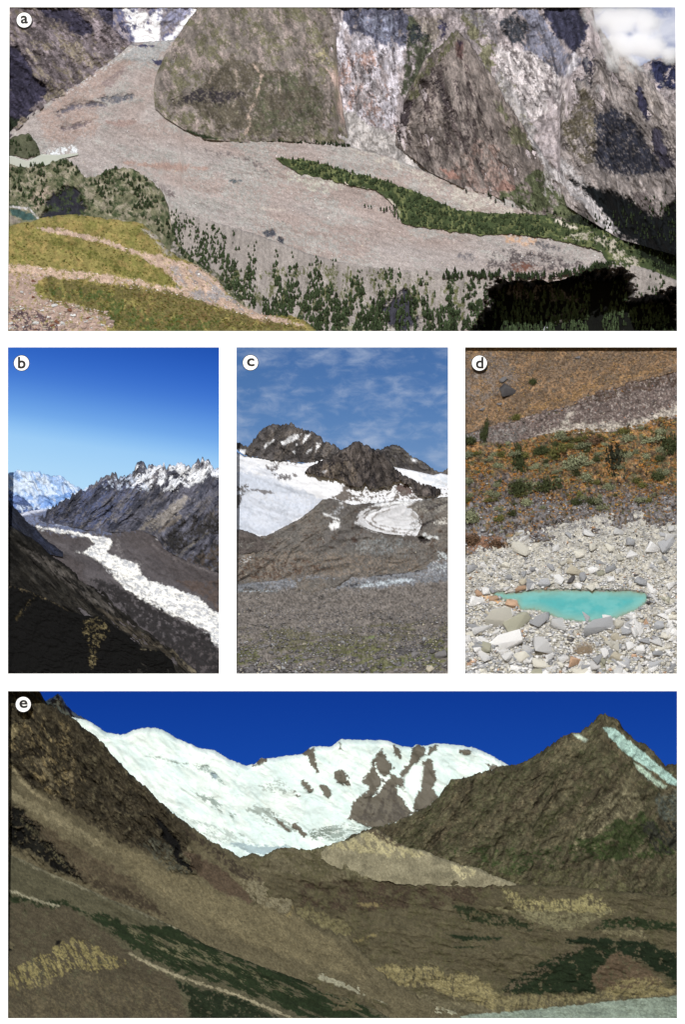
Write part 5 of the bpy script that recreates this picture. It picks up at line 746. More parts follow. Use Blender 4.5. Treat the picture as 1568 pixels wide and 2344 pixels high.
D = a_mo.depth(X, Y); Hh = g.uniform(9, 14, len(X)) * np.interp(Y, [480, 620, 755], [.5, .62, .92]) * np.exp(g.normal(0, .25, len(X)))
dark = (X > 1115) & (Y > 640)
def place(me, name, x, y, d, sc, rot, label, cat, group):
    o = bpy.data.objects.new(name, me); C.objects.link(o); o.location = ((x - W0) * S, d * S, (H0 - y) * S); o.scale = tuple(v * S for v in sc); o.rotation_euler = rot
    tagl(o, label, cat, group); return o
vis = np.where((~dark) & (X < 1130))[0]; ind = vis[np.argsort(-Hh[vis])][:230]; rest = np.setdiff1d(np.arange(len(X)), ind)
def zrot(a): c_, s_ = math.cos(a), math.sin(a); return [[c_, -s_, 0], [s_, c_, 0], [0, 0, 1]]
def lean(a, b=.25):                             # turn about the trunk, then tip slightly out of the slope
    c_, s_ = math.cos(b), math.sin(b); return np.array([[1, 0, 0], [0, c_, -s_], [0, s_, c_]]) @ np.array(zrot(a))
for i in ind:
    h = Hh[i]; place(TM[i % 5], 'conifer', X[i], Y[i], D[i] - .16 * h, (h * g.uniform(1.1, 1.8), h * 1.4, h), (R(10), 0, g.uniform(0, 6.3)), 'dark green conifer standing on the steep grey moraine slope below the glacier edge', 'tree', 'conifers on the moraine slope')
def forest(X, Y, D, Hh, label, tint=1.0):
    n = len(X); merged('forest', TG, X, Y, D - .16 * Hh, Hh * 1.4, Hh, [lean(a, .18) for a in g.uniform(0, 6.3, n)], [np.array([1, 1, 1]) * t for t in g.uniform(.7, 1.5, n) * tint], M_leaf, label)
forest(X[rest], Y[rest], D[rest], Hh[rest], 'dense belt of small dark conifers across the lower moraine slope')
X2 = g.uniform(1010, 1400, 130); Y2 = np.interp(X2, [1010, 1200, 1290, 1340, 1400], [632, 634, 632, 618, 606]) + g.normal(0, 4, 130); forest(X2, Y2, GA(X2, Y2) - 9, g.uniform(9, 15, 130), 'row of dark conifers along the lower edge of the glacier tongue')
stripP = [(636, 362), (690, 364), (740, 374), (800, 392), (870, 408), (960, 442), (1050, 482), (1140, 489), (1230, 490), (1300, 506), (1400, 532), (1560, 560), (1560, 640), (1440, 590), (1390, 570), (1250, 543), (1170, 534), (1100, 534), (1000, 522), (920, 506), (900, 490), (870, 478), (820, 470), (870, 462), (905, 462), (880, 446), (800, 424), (740, 404), (690, 394)]
clear = [(800, 424), (850, 428), (895, 448), (905, 470), (880, 478), (830, 468), (790, 450)]
X, Y = scatter(7500, (630, 358, 1560, 640), lambda x, y: np.where((inpoly(x, y, stripP) < 1) & (inpoly(x, y, clear) > 0), np.where(x > 1240, .45, .85), 0), g)
pondc = (np.abs(X - 1166) < 17) & (np.abs(Y - 524) < 9); X, Y = X[~pondc], Y[~pondc]; o_ = np.argsort(Y); X, Y = X[o_], Y[o_]
forest(X, Y, a_vf.depth(X, Y), g.uniform(5, 10, len(X)), 'dense conifer forest filling the strip between the two glacier tongues')
def d_hill(x, y):
    ins = (y > a_hill.yt(x) + 3) & (y < np.interp(x, [0, 150, 330, 400, 520], [495, 480, 500, 560, 660]))
    return np.where(ins, sstep(.42, .62, fbm(x, y, 26, 4, 4)) * .8, 0)
X, Y = scatter(2000, (17, 360, 480, 640), d_hill, g); o_ = np.argsort(Y); X, Y = X[o_], Y[o_]; D = a_hill.depth(X, Y); Hh = g.uniform(6, 12, len(X)); pk = np.argsort(-Hh)[:45]; rs = np.setdiff1d(np.arange(len(X)), pk)
for i in pk: h = Hh[i]; place(TM[i % 5], 'conifer', X[i], Y[i], D[i] - .16 * h, (h * g.uniform(1.1, 1.8), h * 1.4, h), (R(10), 0, g.uniform(0, 6.3)), 'dark conifer growing on the wooded knoll beside the small grey lake', 'tree', 'conifers on the wooded knoll')
forest(X[rs], Y[rs], D[rs], Hh[rs], 'scattered small conifers covering the knoll below the grey lake')
X, Y = scatter(260, (17, 312, 84, 356), lambda x, y: np.where((y > a_ftr.yt(x) + 6) & (y < a_ftr.yb(x)), .6 * sstep(.35, .6, fbm(x, y, 14, 3, 2)), 0), g); forest(X, Y, a_ftr.depth(X, Y), g.uniform(5, 9, len(X)), 'dark conifers on the shore above the small grey lake')
X, Y = scatter(900, (1060, 410, 1560, 560), lambda x, y: np.where((y > np.interp(x, [1060, 1130, 1230, 1330, 1560], [428, 446, 470, 500, 430])) & (y < np.interp(x, [1060, 1230, 1330, 1560], [436, 490, 520, 560])), .7, 0), g)
forest(X, Y, np.minimum(a_sp.depth(X, Y), a_r2.depth(X, Y)) if False else np.where(X < 1300, a_sp.depth(X, Y), a_r2.depth(X, Y)), g.uniform(6, 10, len(X)), 'dark conifers along the foot of the rock peaks', .8)
X, Y = scatter(300, (610, 316, 800, 336), lambda x, y: np.where((y > np.interp(x, [610, 720, 800], [317, 320, 330])) & (y < np.interp(x, [610, 720, 800], [321, 327, 336])), .9, 0), g); forest(X, Y, a_gl.depth(X, Y) - 1, g.uniform(6, 9, len(X)), 'thin dark line of conifers along the foot of the rounded mountain')
# --- stones
RG = [rock_geo(100 + k, 1 if k % 3 else .7) for k in range(10)]
PAL = dict(slate=(128, 126, 128), white=(228, 228, 228), cream=(214, 211, 200), grey=(172, 174, 178), dark=(96, 94, 96), orange=(196, 164, 138), rust=(140, 98, 78), olive=(168, 167, 150), pink=(186, 164, 154), tan=(188, 181, 164))
RM = {}
def rock_mesh(colr, k):
    if (colr, k) not in RM: V, F = RG[k]; RM[colr, k] = geo_mesh('boulder', V, F, np.repeat(lin(PAL[colr])[None] * .92, len(V), 0), M_stone)
    return RM[colr, k]
def boulder(sheet, cx, cy, w, h, colr, label, group=None, k=None, dd=None, name='boulder'):
    k = random.randrange(10) if k is None else k; dpt = min(min(w, h) * .42, 11.5)
    ed = min(abs(cx - v) for v in (17, 501, 541, 1026, 1065, 1551)) < w * .7 or abs(cy - 1542) < h * .8
    rk = .15 if ed else 1.0
    d0 = max(sheet.at(cx, cy) - dpt * .25, (dpt * 1.0 + 1 + .09 * w) if ed else dpt * .9) if dd is None else dd
    return place(rock_mesh(colr, k), name, cx, cy, d0, (w * .5, dpt, h * .5), (R(random.uniform(-20, 20)) * rk, R(random.uniform(-28, 28)), R(random.uniform(-20, 20)) * rk), label, name.replace('_', ' '), group)
Z = lambda x, y: (1049.6 + .3328 * x, 780 + .3328 * y)
named = [(435, 1435, 150, 118, 'cream', 'large rounded cream boulder at the far left side above the pond'), (602, 2062, 215, 185, 'white', 'big cream white block in the foreground with a pale smooth face'), (420, 1965, 190, 150, 'olive', 'olive grey angular block left of the big white block'), (330, 2068, 260, 105, 'white', 'long white slab lying in the left foreground'), (965, 1962, 215, 95, 'grey', 'long grey wedge boulder at the near rim of the pond'), (540, 1900, 165, 120, 'grey', 'grey boulder with rusty side at the near left rim of the pond'), (700, 1955, 130, 110, 'white', 'white pointed boulder just below the pond'), (1445, 1420, 120, 110, 'grey', 'large grey boulder at the right edge of the rubble'), (1340, 1435, 105, 85, 'white', 'white boulder beside the large grey boulder at the right'),
  (690, 1645, 85, 62, 'white', 'white boulder on the bank above the middle of the pond'), (765, 1640, 80, 50, 'dark', 'dark boulder next to the white one above the pond'), (945, 1418, 110, 55, 'cream', 'flat cream boulder high in the rubble centre'), (1330, 1712, 95, 75, 'white', 'bright white boulder at the far right end of the pond'), (1345, 1790, 62, 110, 'white', 'upright white stone at the right tip of the pond'), (135, 1800, 140, 80, 'white', 'broad white boulder at the left of the pond'), (160, 1995, 130, 62, 'white', 'smooth white boulder below the left end of the pond'), (740, 2275, 140, 70, 'white', 'white boulder cut by the bottom edge under the dry shrub'), (210, 2245, 185, 110, 'grey', 'pale grey boulder in the bottom left corner'), (430, 1705, 80, 32, 'orange', 'small orange stone on the far left rim of the pond'),
  (245, 1772, 80, 34, 'orange', 'flat orange stone at the left tip of the pond'), (372, 1808, 95, 50, 'orange', 'orange brown stone in the near left rim of the pond'), (862, 1905, 85, 60, 'grey', 'grey pointed stone poking into the pond at the middle'), (1025, 1902, 62, 55, 'white', 'small pale pyramid stone at the near rim of the pond'), (752, 1345, 50, 48, 'grey', 'small blue grey cube stone high on the rubble'), (898, 1322, 85, 42, 'white', 'white flat stone near the upper rubble edge'), (1280, 2080, 85, 60, 'grey', 'blue grey faceted boulder in the right foreground'), (1455, 2150, 75, 55, 'white', 'white stone at the lower right edge'), (640, 1560, 55, 62, 'grey', 'pale upright stone left of centre above the pond'),
  (800, 1590, 110, 70, 'tan', 'tan boulder in the bank above the pond'), (858, 1622, 52, 62, 'grey', 'grey upright stone close above the pond'), (1185, 1672, 34, 50, 'white', 'small white pointed stone standing at the far rim of the pond'), (1275, 2245, 80, 95, 'white', 'tall white boulder at the bottom edge right of centre'), (1450, 2250, 120, 75, 'grey', 'grey boulder in the bottom right corner'), (95, 1570, 85, 60, 'grey', 'smooth grey boulder at the left edge of the rubble'), (832, 1462, 70, 60, 'cream', 'cream block in the upper middle of the rubble'), (1110, 1322, 100, 48, 'white', 'long white stone at the upper rubble edge right of centre'), (1465, 1350, 100, 50, 'white', 'white wedge stone above the grey boulder at the right'), (1310, 1940, 62, 62, 'orange', 'orange tinted stone in the right foreground rubble'),
  (1210, 2165, 40, 36, 'orange', 'small orange stone low in the right foreground'), (1040, 1425, 80, 50, 'cream', 'cream stone between the flat cream and the white boulders'), (80, 1980, 95, 60, 'grey', 'light grey boulder at the left edge below the pond'), (1400, 1905, 75, 55, 'white', 'white boulder right of the pond in the near rubble'), (430, 2268, 160, 60, 'white', 'low white boulder at the bottom edge left of centre'), (1000, 2060, 80, 50, 'tan', 'tan stone right of the dry shrub'), (560, 2215, 120, 70, 'cream', 'cream stone at the bottom below the big white block'), (80, 1630, 30, 26, 'orange', 'small orange stone at the left edge of the rubble'), (1190, 1380, 70, 55, 'grey', 'pale grey stone in the upper right rubble')]
for (x, y, w_, h_, c_, lb) in named:
    px_, py_ = Z(x, y); boulder(d_rb, px_, py_, w_ * .35, h_ * .37, c_, lb)
for (x, y, w_, h_, lb) in [(370, 330, 165, 105, 'large dark grey boulder resting on the dry brown hillside'), (312, 266, 62, 34, 'small grey boulder just above the large one on the hillside'), (278, 430, 52, 24, 'low grey boulder below the large one on the hillside'), (160, 466, 50, 28, 'small grey boulder at the lower left of the dry hillside'), (820, 124, 50, 30, 'lone grey boulder high on the dry hillside')]:
    px_, py_ = Z(x, y); boulder(d_bk, px_, py_, w_ * .34, h_ * .34, 'dark' if w_ > 100 else 'slate', lb, k=1 if w_ > 100 else None)
pondin = lambda x, y, m=0: inpoly(x, y, pond) < m
X = g.uniform(1062, 1554, 900); Y = 1195 + 350 * g.uniform(0, 1, 900) ** .9
W_ = np.interp(Y, [1195, 1330, 1440, 1542], [9, 14, 22, 34]) * np.exp(g.normal(0, .35, 900)); ok = ~pondin(X, Y, 5)
for (x, y, w_, h_, *_r) in named:
    px_, py_ = Z(x, y); ok &= ~((np.abs(X - px_) < w_ * .13 + W_ * .3) & (np.abs(Y - py_) < h_ * .14 + W_ * .25))
ok &= ~((X > 1280) & (X < 1372) & (Y > 1440) & (Y < 1505))
X, Y, W_ = X[ok], Y[ok], W_[ok]; o_ = np.argsort(-W_)[:190]
for i in o_:
    c_ = random.choices(['white', 'cream', 'grey', 'tan', 'orange', 'olive'], [44, 22, 22, 6, 2, 4])[0]
    boulder(d_rb, X[i], Y[i], W_[i], W_[i] * random.uniform(.55, .9), c_, 'pale angular boulder among the white rubble around the turquoise pond', 'boulders in the white rubble')
def rubble(name, sheet, n, bb, dens, size, cols, wts, label, asp=(.5, .95)):
    X, Y = scatter(n, bb, dens, g); m = len(X); W = size(X, Y) * np.exp(g.normal(0, .3, m)); D = sheet.depth(X, Y) - W * .08; D = np.maximum(D, W * .4 + 5)
    ci = g.choice(len(cols), m, p=np.array(wts) / sum(wts)); cl = [lin(PAL[cols[k]]) * g.uniform(.72, 1.12) for k in ci]
    return merged(name, [rock_lo[k] for k in range(6)], X, Y, D, W * .5, W * .5 * g.uniform(*asp, m), [lean(a, b) for a, b in zip(g.uniform(0, 6.3, m), g.uniform(-.5, .5, m))], cl, M_stone, label)
def lo_geo(seed):
    q = np.random.default_rng(seed); bm = bmesh.new()
    for k in range(9):
        p = q.normal(size=3); p /= np.linalg.norm(p); bm.verts.new(p)
    bmesh.ops.convex_hull(bm, input=bm.verts[:]); bmesh.ops.triangulate(bm, faces=bm.faces[:]); bm.verts.index_update()
    V = np.array([v.co[:] for v in bm.verts]); F = np.array([[v.index for v in f.verts] for f in bm.faces]); bm.free(); return V, F
rock_lo = [lo_geo(k + 50) for k in range(6)]
rubble('rubble', d_rb, 9000, (1058, 1195, 1558, 1545), lambda x, y: np.where(pondin(x, y, 1), 0, np.where(y > d_rb.yt(x) + 4, .9, 0)), lambda x, y: np.interp(y, [1195, 1330, 1542], [4.2, 6.5, 11]), ['white', 'cream', 'grey', 'tan', 'orange', 'dark'], [44, 22, 22, 8, 2, 2], 'pale broken stones and gravel covering the ground around the pond')
rubble('scree', d_vg, 3600, (1058, 1050, 1558, 1250), lambda x, y: np.where(y > d_vg.yt(x) + 10, np.clip((y - 1075) / 100, .05, .95) * sstep(.36, .56, fbm(x, y, 22, 3, 7)), 0), lambda x, y: np.interp(y, [1050, 1240], [3.6, 5.5]), ['slate', 'dark', 'grey', 'tan'], [48, 30, 16, 6], 'grey stones lying between the shrubs on the bank')
rubble('scree', d_er, 1100, (1058, 840, 1558, 1010), lambda x, y: np.where((y > d_er.yt(x) + 2) & (y < d_vg.yt(x) - 2), .6, 0), lambda x, y: 3.2 + 0 * x, ['slate', 'dark', 'rust', 'tan'], [32, 46, 14, 8], 'loose dark stones on the eroded moraine scarp')
rubble('debris', a_gl, 6500, (60, 100, 1390, 640), lambda x, y: np.where((y > a_gl.yt(x) + 5) & (y < np.interp(x, [60, 180, 360, 480, 720, 900, 1390], [330, 385, 425, 500, 580, 612, 600])) & ((x < 352) | (y > np.interp(x, [352, 430, 560, 900, 1220], [255, 305, 320, 365, 480]))), .25 + .7 * sstep(.45, .65, fbm(x, y, 40, 4, 3)), 0), lambda x, y: np.interp(y, [100, 300, 620], [1.2, 1.8, 2.8]), ['pink', 'white', 'dark', 'slate', 'tan'], [26, 20, 16, 22, 16], 'scattered small boulders riding on the debris covered glacier')
# --- shrubs of the pond scene
def bush_geo(seed, n=620, leaf=.12, core=.55, top=1.0):
    q = np.random.default_rng(seed); V = []; F = []; col = []
    lob = q.normal(0, .36, (6, 3)); lob[:, 2] = .3 + .55 * q.random(6)
    for k in range(n):
        c = lob[q.integers(6)] + q.normal(0, .27, 3); c[2] = abs(c[2]); d = q.normal(size=3); d /= np.linalg.norm(d); e = np.cross(d, q.normal(size=3)); e /= np.linalg.norm(e); l = leaf * q.uniform(.6, 1.4); i = len(V)
        V += [c - d * l, c + e * l * .55, c + d * l, c - e * l * .55]; F += [(i, i + 1, i + 2), (i, i + 2, i + 3)]; b = q.uniform(.55, 1.45); col += [(b, b, b)] * 4
    for k in range(7):                             # stems
        a = q.uniform(0, 6.3); t = lob[k % 6]; i = len(V); w = .025; V += [(-w, 0, 0), (w, 0, 0), (t[0], t[1], t[2])]; F.append((i, i + 1, i + 2)); col += [(.8, .6, .45)] * 3
    return np.array(V), np.array(F), np.array(col)
def tuft_geo(seed, n=46):
    q = np.random.default_rng(seed); V = []; F = []; col = []
    for k in range(n):
        a = q.uniform(0, 6.3); l = q.uniform(.6, 1.1); o = q.uniform(.15, .95); w = .05; x, y = math.cos(a), math.sin(a); i = len(V)
        V += [(-y * w, x * w, 0), (y * w, -x * w, 0), (x * o * .55 + q.normal(0, .03), y * o * .55, l * .7), (x * o, y * o, l * (.95 - .4 * o))]; F += [(i, i + 1, i + 2), (i + 1, i + 3, i + 2)]; b = q.uniform(.6, 1.4); col += [(b * .8,) * 3] * 2 + [(b,) * 3] * 2
    return np.array(V), np.array(F), np.array(col)
BG = [bush_geo(k) for k in range(4)]; UG = [tuft_geo(k) for k in range(4)]
SP = dict(green=(64, 70, 44), sage=(128, 132, 104), olive=(98, 98, 56), black=(38, 40, 30), ochre=(168, 118, 60), gold=(176, 144, 84), brown=(96, 76, 60), dry=(150, 138, 118))
M_shr = thing_mat('shrub_leaves', .9, (.75, 1.25), 200, .3, .1); SM = {}
def plant(kind, colr, x, y, w, h, sheet, label, cat='shrub', group=None, name='shrub'):
    k = random.randrange(4); key = (kind, colr, k)
    if key not in SM: V, F, c = (BG if kind == 'bush' else UG)[k]; SM[key] = geo_mesh(name, V, F, c * lin(SP[colr]) * .9, M_shr)
    d = max(sheet.at(x, y) - .1 * w, 5); return place(SM[key], name, x, y, max(d, w * .5 + 1), (w * .62, w * .45, h * .8 if kind == 'bush' else h), (R(8), R(random.uniform(-8, 8)), R(random.uniform(0, 360)) if kind != 'bush' else R(random.uniform(-30, 30))), label, cat, group)
for (x, y, w_, h_, c_, lb) in [(1072, 935, 185, 200, 'black', 'broad dark bush standing right of centre on the rusty bank, the darkest of all'), (430, 900, 95, 180, 'green', 'tall green bush at the left of the bank, the upper of two'), (415, 1060, 95, 115, 'green', 'green bush directly below the tall one at the left of the bank'), (605, 1040, 115, 115, 'green', 'round green bush on the stones left of centre'), (182, 700, 42, 150, 'green', 'narrow dark shrub rising above the scarp at the left'), (672, 815, 85, 100, 'olive', 'olive bush in the middle left of the bank'), (1475, 780, 110, 140, 'green', 'green bush at the right edge of the bank'), (790, 870, 100, 90, 'sage', 'grey green bush in the centre of the bank'), (890, 970, 95, 60, 'sage', 'low sage coloured shrub left of the darkest bush'), (705, 680, 85, 60, 'sage', 'pale sage shrub just under the scarp'),
      (1190, 690, 85, 55, 'sage', 'sage shrub on the upper bank right of the darkest bush'), (1400, 640, 62, 40, 'sage', 'small sage shrub near the upper right of the bank'), (95, 1250, 95, 95, 'sage', 'sage shrub at the left edge where stones begin'), (955, 710, 105, 60, 'brown', 'low brown shrub under the scarp at the centre'), (405, 545, 62, 40, 'olive', 'small olive shrub on the crest of the scarp'), (522, 300, 48, 46, 'green', 'lone green shrub on the dry hillside right of the large boulder'), (90, 710, 80, 60, 'green', 'green shrub at the left foot of the scarp'), (85, 800, 75, 50, 'sage', 'grey shrub at the left edge of the bank'), (1330, 700, 90, 45, 'sage', 'wide pale shrub in the upper right of the bank'), (855, 740, 80, 50, 'sage', 'pale green shrub above the centre of the bank'), (1385, 960, 80, 70, 'green', 'green shrub right of centre among grey stones'), (920, 1130, 70, 50, 'green', 'green low shrub near the lower edge of the bank'), (270, 1420, 100, 60, 'brown', 'rusty brown low shrub at the left rim of the white rubble'), (110, 1400, 90, 80, 'brown', 'dark rusty shrub at the left edge above the rubble')]:
    px_, py_ = Z(x, y); plant('bush', c_, px_, py_, w_ * .34, h_ * .34, d_vg if y > 600 else d_bk, lb)
def vgd(n): X = g.uniform(1066, 1550, n); Y = g.uniform(975, 1215, n); k = (Y > d_vg.yt(X) + 8) & (Y < d_vg.yt(X) + 190); return X[k], Y[k]
X, Y = vgd(110)
for x, y in zip(X, Y):
    c_ = random.choice(['sage', 'olive', 'green', 'sage']); w_ = random.uniform(12, 24); plant('bush', c_, x, y, w_, w_ * random.uniform(.5, .8), d_vg, 'small rounded %s shrub among the rusty grass of the bank' % {'sage': 'grey green', 'olive': 'olive', 'green': 'dark green'}[c_], group='small %s shrubs on the bank' % {'sage': 'grey green', 'olive': 'olive', 'green': 'dark green'}[c_])
X, Y = vgd(260)
for x, y in zip(X, Y):
    w_ = random.uniform(6, 11); c_ = random.choice(['ochre', 'gold', 'ochre']); plant('tuft', c_, x, y + 4, w_, w_ * .8, d_vg, 'tuft of %s dry grass on the shrub covered bank' % {'ochre': 'orange', 'gold': 'golden'}[c_], 'grass tuft', 'tufts of %s dry grass on the bank' % {'ochre': 'orange', 'gold': 'golden'}[c_], 'grass_tuft')
def cover(sheet, n, bb, dens, cols, size, label, geos):
    X, Y = scatter(n, bb, dens, g); m = len(X); o_ = np.argsort(Y); X, Y = X[o_], Y[o_]; W = g.uniform(*size, m)
    merged('ground_cover', geos, X, Y, np.maximum(sheet.depth(X, Y) - .3, 5), W * .6, W * .7, [lean(a, .3) for a in g.uniform(0, 6.3, m)], [lin(SP[cols[k]]) * g.uniform(.7, 1.2) for k in g.integers(0, len(cols), m)], M_shr, label)
UL = [tuft_geo(60 + k, 12) for k in range(4)]; BL = [bush_geo(70 + k, 34, .2) for k in range(4)]
cover(d_vg, 6000, (1060, 950, 1558, 1235), lambda x, y: np.where((y > d_vg.yt(x) + 3) & (y < d_vg.yt(x) + 225), (1 - np.clip((y - 1110) / 120, 0, .93)) * sstep(.3, .55, fbm(x, y, 20, 3, 2)), 0), ['ochre', 'gold', 'ochre', 'brown', 'olive'], (5, 9), 'rusty dry grass covering the bank between the shrubs', UL)
cover(d_vg, 900, (1060, 950, 1558, 1235), lambda x, y: np.where((y > d_vg.yt(x) + 3) & (y < d_vg.yt(x) + 215), .7 * sstep(.45, .6, fbm(x, y, 24, 3, 5)), 0), ['sage', 'olive', 'green', 'brown', 'black'], (7, 12), 'low green and brown scrub covering the bank', BL)
cover(d_bk, 4200, (1060, 790, 1558, 985), lambda x, y: np.where(y < d_er.yt(x) - 2, .8, 0), ['brown', 'brown', 'dry', 'gold'], (2.5, 4.5), 'short brown dry grass covering the hillside', UL)
cover(d_er, 700, (1060, 835, 1558, 1000), lambda x, y: np.where((y > d_er.yt(x) - 3) & (y < d_er.yt(x) + 26), .6, 0), ['ochre', 'brown', 'olive', 'black'], (4, 8), 'rusty grass fringe along the crest of the scarp', UL)
def dry_shrub():
    q = np.random.default_rng(3); V = []; F = []; col = []
    for k in range(420):
        a = q.uniform(.1, math.pi - .1); L_ = q.uniform(.35, 1); x = math.cos(a) * L_; z = math.sin(a) * L_ * .72; x0 = q.normal(0, .22); w = .006; y = q.normal(0, .25); i = len(V); m_ = (x0 + (x - x0) * .5 + q.normal(0, .05), y * .5, z * .55)
        V += [(x0 - w, 0, -.05), (x0 + w, 0, -.05), (m_[0] + w, m_[1], m_[2]), (m_[0] - w, m_[1], m_[2]), (x, y, z)]; F += [(i, i + 1, i + 2), (i, i + 2, i + 3), (i + 3, i + 2, i + 4)]; b = q.uniform(.6, 1.5); col += [tuple(lin((138, 124, 106)) * b)] * 5
    return geo_mesh('shrub', np.array(V), np.array(F), np.array(col), M_shr)
place(dry_shrub(), 'shrub', *Z(865, 2150), 9, (40, 14, 48), (R(5), 0, 0), 'dry leafless grey brown shrub with thin twigs in the foreground rubble', 'shrub', None)
# --- stones of the forefield scene
X = g.uniform(545, 1022, 700); Y = 1545 - 190 * g.uniform(0, 1, 700) ** 1.5; W_ = np.interp(Y, [1350, 1545], [3, 8.5]) * np.exp(g.normal(0, .35, 700)); o_ = np.argsort(-W_)[:110]
for i in o_:
    c_ = random.choices(['slate', 'tan', 'dark', 'grey'], [66, 6, 24, 4])[0]; boulder(c_gr, X[i], Y[i], W_[i], W_[i] * random.uniform(.5, .75), c_, 'grey stone lying on the mossy outwash plain in the forefield scene', 'stones on the outwash plain', name='stone')
boulder(c_gr, *[v for v in (525 + .3347 * 1450, 780 + .3347 * 2150)], 30, 18, 'slate', 'largest pale grey boulder at the lower right edge of the forefield scene', k=3)
rubble('gravel', c_gr, 9000, (541, 1345, 1026, 1545), lambda x, y: np.where(y > c_gr.yt(x) + 16, np.interp(y, [1340, 1420, 1545], [.3, .8, .8]) * sstep(.25, .5, sfbm(x, y, 12, 4, 5, -5, 4)), 0), lambda x, y: np.interp(y, [1345, 1545], [2.2, 6.5]), ['slate', 'tan', 'dark', 'grey'], [62, 6, 26, 6], 'grey gravel and cobbles covering the outwash plain')
rubble('gravel', c_mo, 4200, (541, 1190, 1026, 1345), lambda x, y: np.where((y > np.interp(x, [541, 700, 740, 1026], [1255, 1200, 1215, 1240])) & (y < c_gr.yt(x) - 2), .28 + .5 * sstep(.45, .6, fbm(x, y, 20, 3, 4)), 0), lambda x, y: np.interp(y, [1200, 1330], [1.4, 2.4]), ['slate', 'tan', 'dark', 'rust'], [50, 10, 28, 12], 'fine brown grey gravel on the moraine ridges')
# --- stones and grass of the near hillside, top scene
stoneP = A3([(20, 480), (200, 490), (150, 540), (200, 600), (330, 620), (480, 660), (520, 700), (480, 760), (20, 780)])
X, Y = scatter(700, (17, 620, 300, 756), lambda x, y: np.where(inpoly(x, y, stoneP) < 0, .5, 0), g); W_ = np.interp(Y, [620, 756], [5, 11]) * np.exp(g.normal(0, .3, len(X))); o_ = np.argsort(-W_)[:110]
for i in o_: boulder(a_fg, X[i], Y[i], W_[i], W_[i] * random.uniform(.35, .6), random.choices(['pink', 'white', 'tan', 'rust'], [60, 14, 20, 6])[0], 'flat pinkish stone slab on the near grassy hillside, lower left corner of the top scene', 'stone slabs on the near hillside', dd=a_fg.at(X[i], Y[i]) - 1, name='flat_rock')
pathP = [A3([(160, 272), (370, 300), (580, 365), (830, 430), (1000, 520), (1150, 640), (1410, 730), (1180, 700), (860, 590), (740, 460), (500, 350), (200, 290)]), A3([(20, 432), (300, 465), (600, 505), (860, 560), (880, 600), (400, 520), (20, 470)]), stoneP]
rubble('scree', a_fg, 5200, (17, 510, 700, 756), lambda x, y: np.where((inpoly(x, y, pathP[0]) < 0) | (inpoly(x, y, pathP[1]) < 0) | (inpoly(x, y, pathP[2]) < 0), .85, 0), lambda x, y: np.interp(y, [520, 756], [2, 5]), ['pink', 'white', 'tan', 'grey', 'rust'], [50, 12, 20, 12, 6], 'pinkish broken stones along the bare paths of the near hillside', (.35, .7))
SP.update(lush=(110, 112, 44), moss=(84, 94, 38), amber=(116, 92, 48))
grassD = lambda x, y: np.where((y > a_fg.yt(x) + 6) & (inpoly(x, y, pathP[0]) > 1) & (inpoly(x, y, pathP[1]) > 1) & (inpoly(x, y, pathP[2]) > 1), np.interp(y, [500, 640, 756], [.3, .6, 1]), 0)
cover(a_fg, 7000, (17, 495, 700, 756), grassD, ['lush', 'moss', 'amber', 'lush'], (3, 7), 'short yellow green alpine grass on the near hillside', UL)
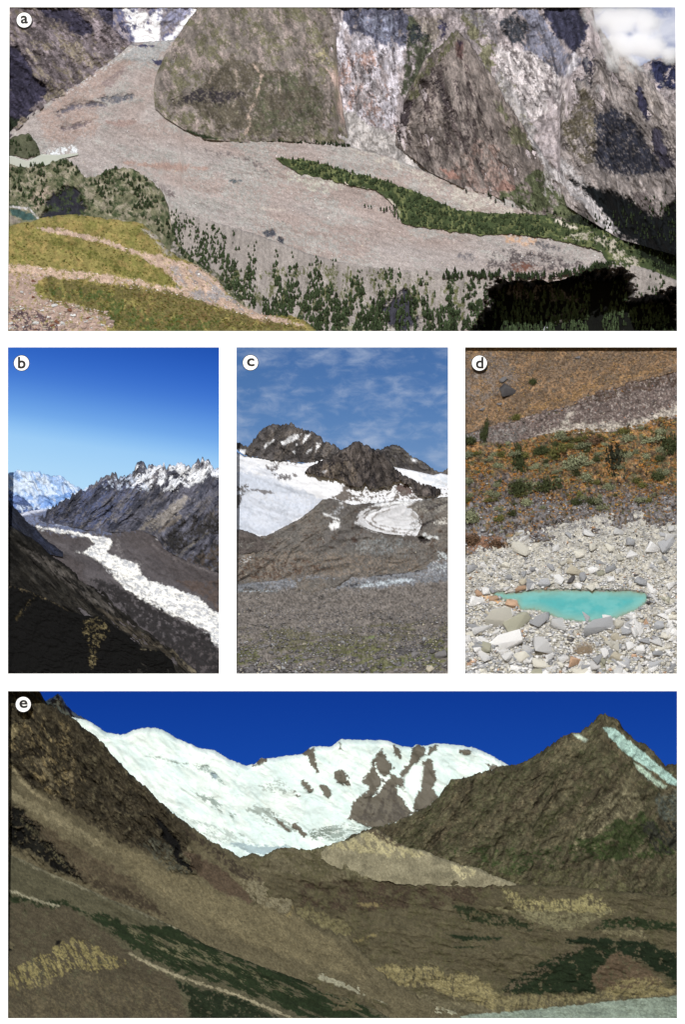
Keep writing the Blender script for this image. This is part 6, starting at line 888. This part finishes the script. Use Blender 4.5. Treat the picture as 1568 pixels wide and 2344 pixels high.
# --- cloud wrapped round the right hand peak
def cloud():
    sp = [(1400, 40, 48), (1440, 30, 52), (1470, 90, 40), (1505, 100, 38), (1535, 118, 28), (1418, 100, 44), (1445, 150, 32), (1372, 8, 36), (1480, 45, 44), (1410, 140, 26), (1350, 25, 22)]
    x0, x1, y0, y1, d0, d1 = 1318, 1562, -6, 215, 66, 112
    # tilt the box with the upper bay so that it stays behind the board
    V = []; F = [(0, 1, 2, 3), (7, 6, 5, 4), (0, 4, 5, 1), (1, 5, 6, 2), (2, 6, 7, 3), (3, 7, 4, 0)]
    dz = lambda y: WD0(y) + 4.6
    for dd in (0, 1):
        for (x, y) in ((x0, y1), (x1, y1), (x1, y0), (x0, y0)): V.append(wpos(x, y, dz(y) + (34 if dd else 0)))
    m = bpy.data.materials.new('cloud_vapour'); m.use_nodes = True; t = m.node_tree; t.nodes.clear(); N = t.nodes.new; L = t.links.new
    ou = N('ShaderNodeOutputMaterial'); pv = N('ShaderNodeVolumePrincipled'); L(pv.outputs[0], ou.inputs['Volume']); pv.inputs['Color'].default_value = (.995, .995, 1, 1); pv.inputs['Anisotropy'].default_value = -.1
    tc = N('ShaderNodeTexCoord'); nz = N('ShaderNodeTexNoise'); nz.inputs['Scale'].default_value = 13; nz.inputs['Detail'].default_value = 6; nz.inputs['Roughness'].default_value = .62; L(tc.outputs['Object'], nz.inputs[0])
    acc = None
    for (x, y, r) in sp:
        ds = N('ShaderNodeVectorMath'); ds.operation = 'DISTANCE'; L(tc.outputs['Object'], ds.inputs[0]); p = wpos(x, y, dz(y) + 8); ds.inputs[1].default_value = tuple(float(v) for v in p)
        mr = N('ShaderNodeMapRange'); mr.inputs[1].default_value = r * S * 1.15; mr.inputs[2].default_value = 0; L(ds.outputs['Value'], mr.inputs[0])
        if acc is None: acc = mr.outputs[0]
        else: mx = N('ShaderNodeMath'); mx.operation = 'MAXIMUM'; L(acc, mx.inputs[0]); L(mr.outputs[0], mx.inputs[1]); acc = mx.outputs[0]
    su = N('ShaderNodeMath'); su.operation = 'MULTIPLY_ADD'; su.inputs[1].default_value = 1.7; L(nz.outputs[0], su.inputs[0]); L(acc, su.inputs[2])
    q = N('ShaderNodeMapRange'); q.inputs[1].default_value = 1.02; q.inputs[2].default_value = 1.55; q.inputs[4].default_value = 70; L(su.outputs[0], q.inputs[0]); L(q.outputs[0], pv.inputs['Density'])
    o = mesh_np('cloud', np.array(V), np.array(F), None, m, False); tagl(o, 'white cloud bank hiding the top of the right hand peak', None, None, 'stuff')
cloud()
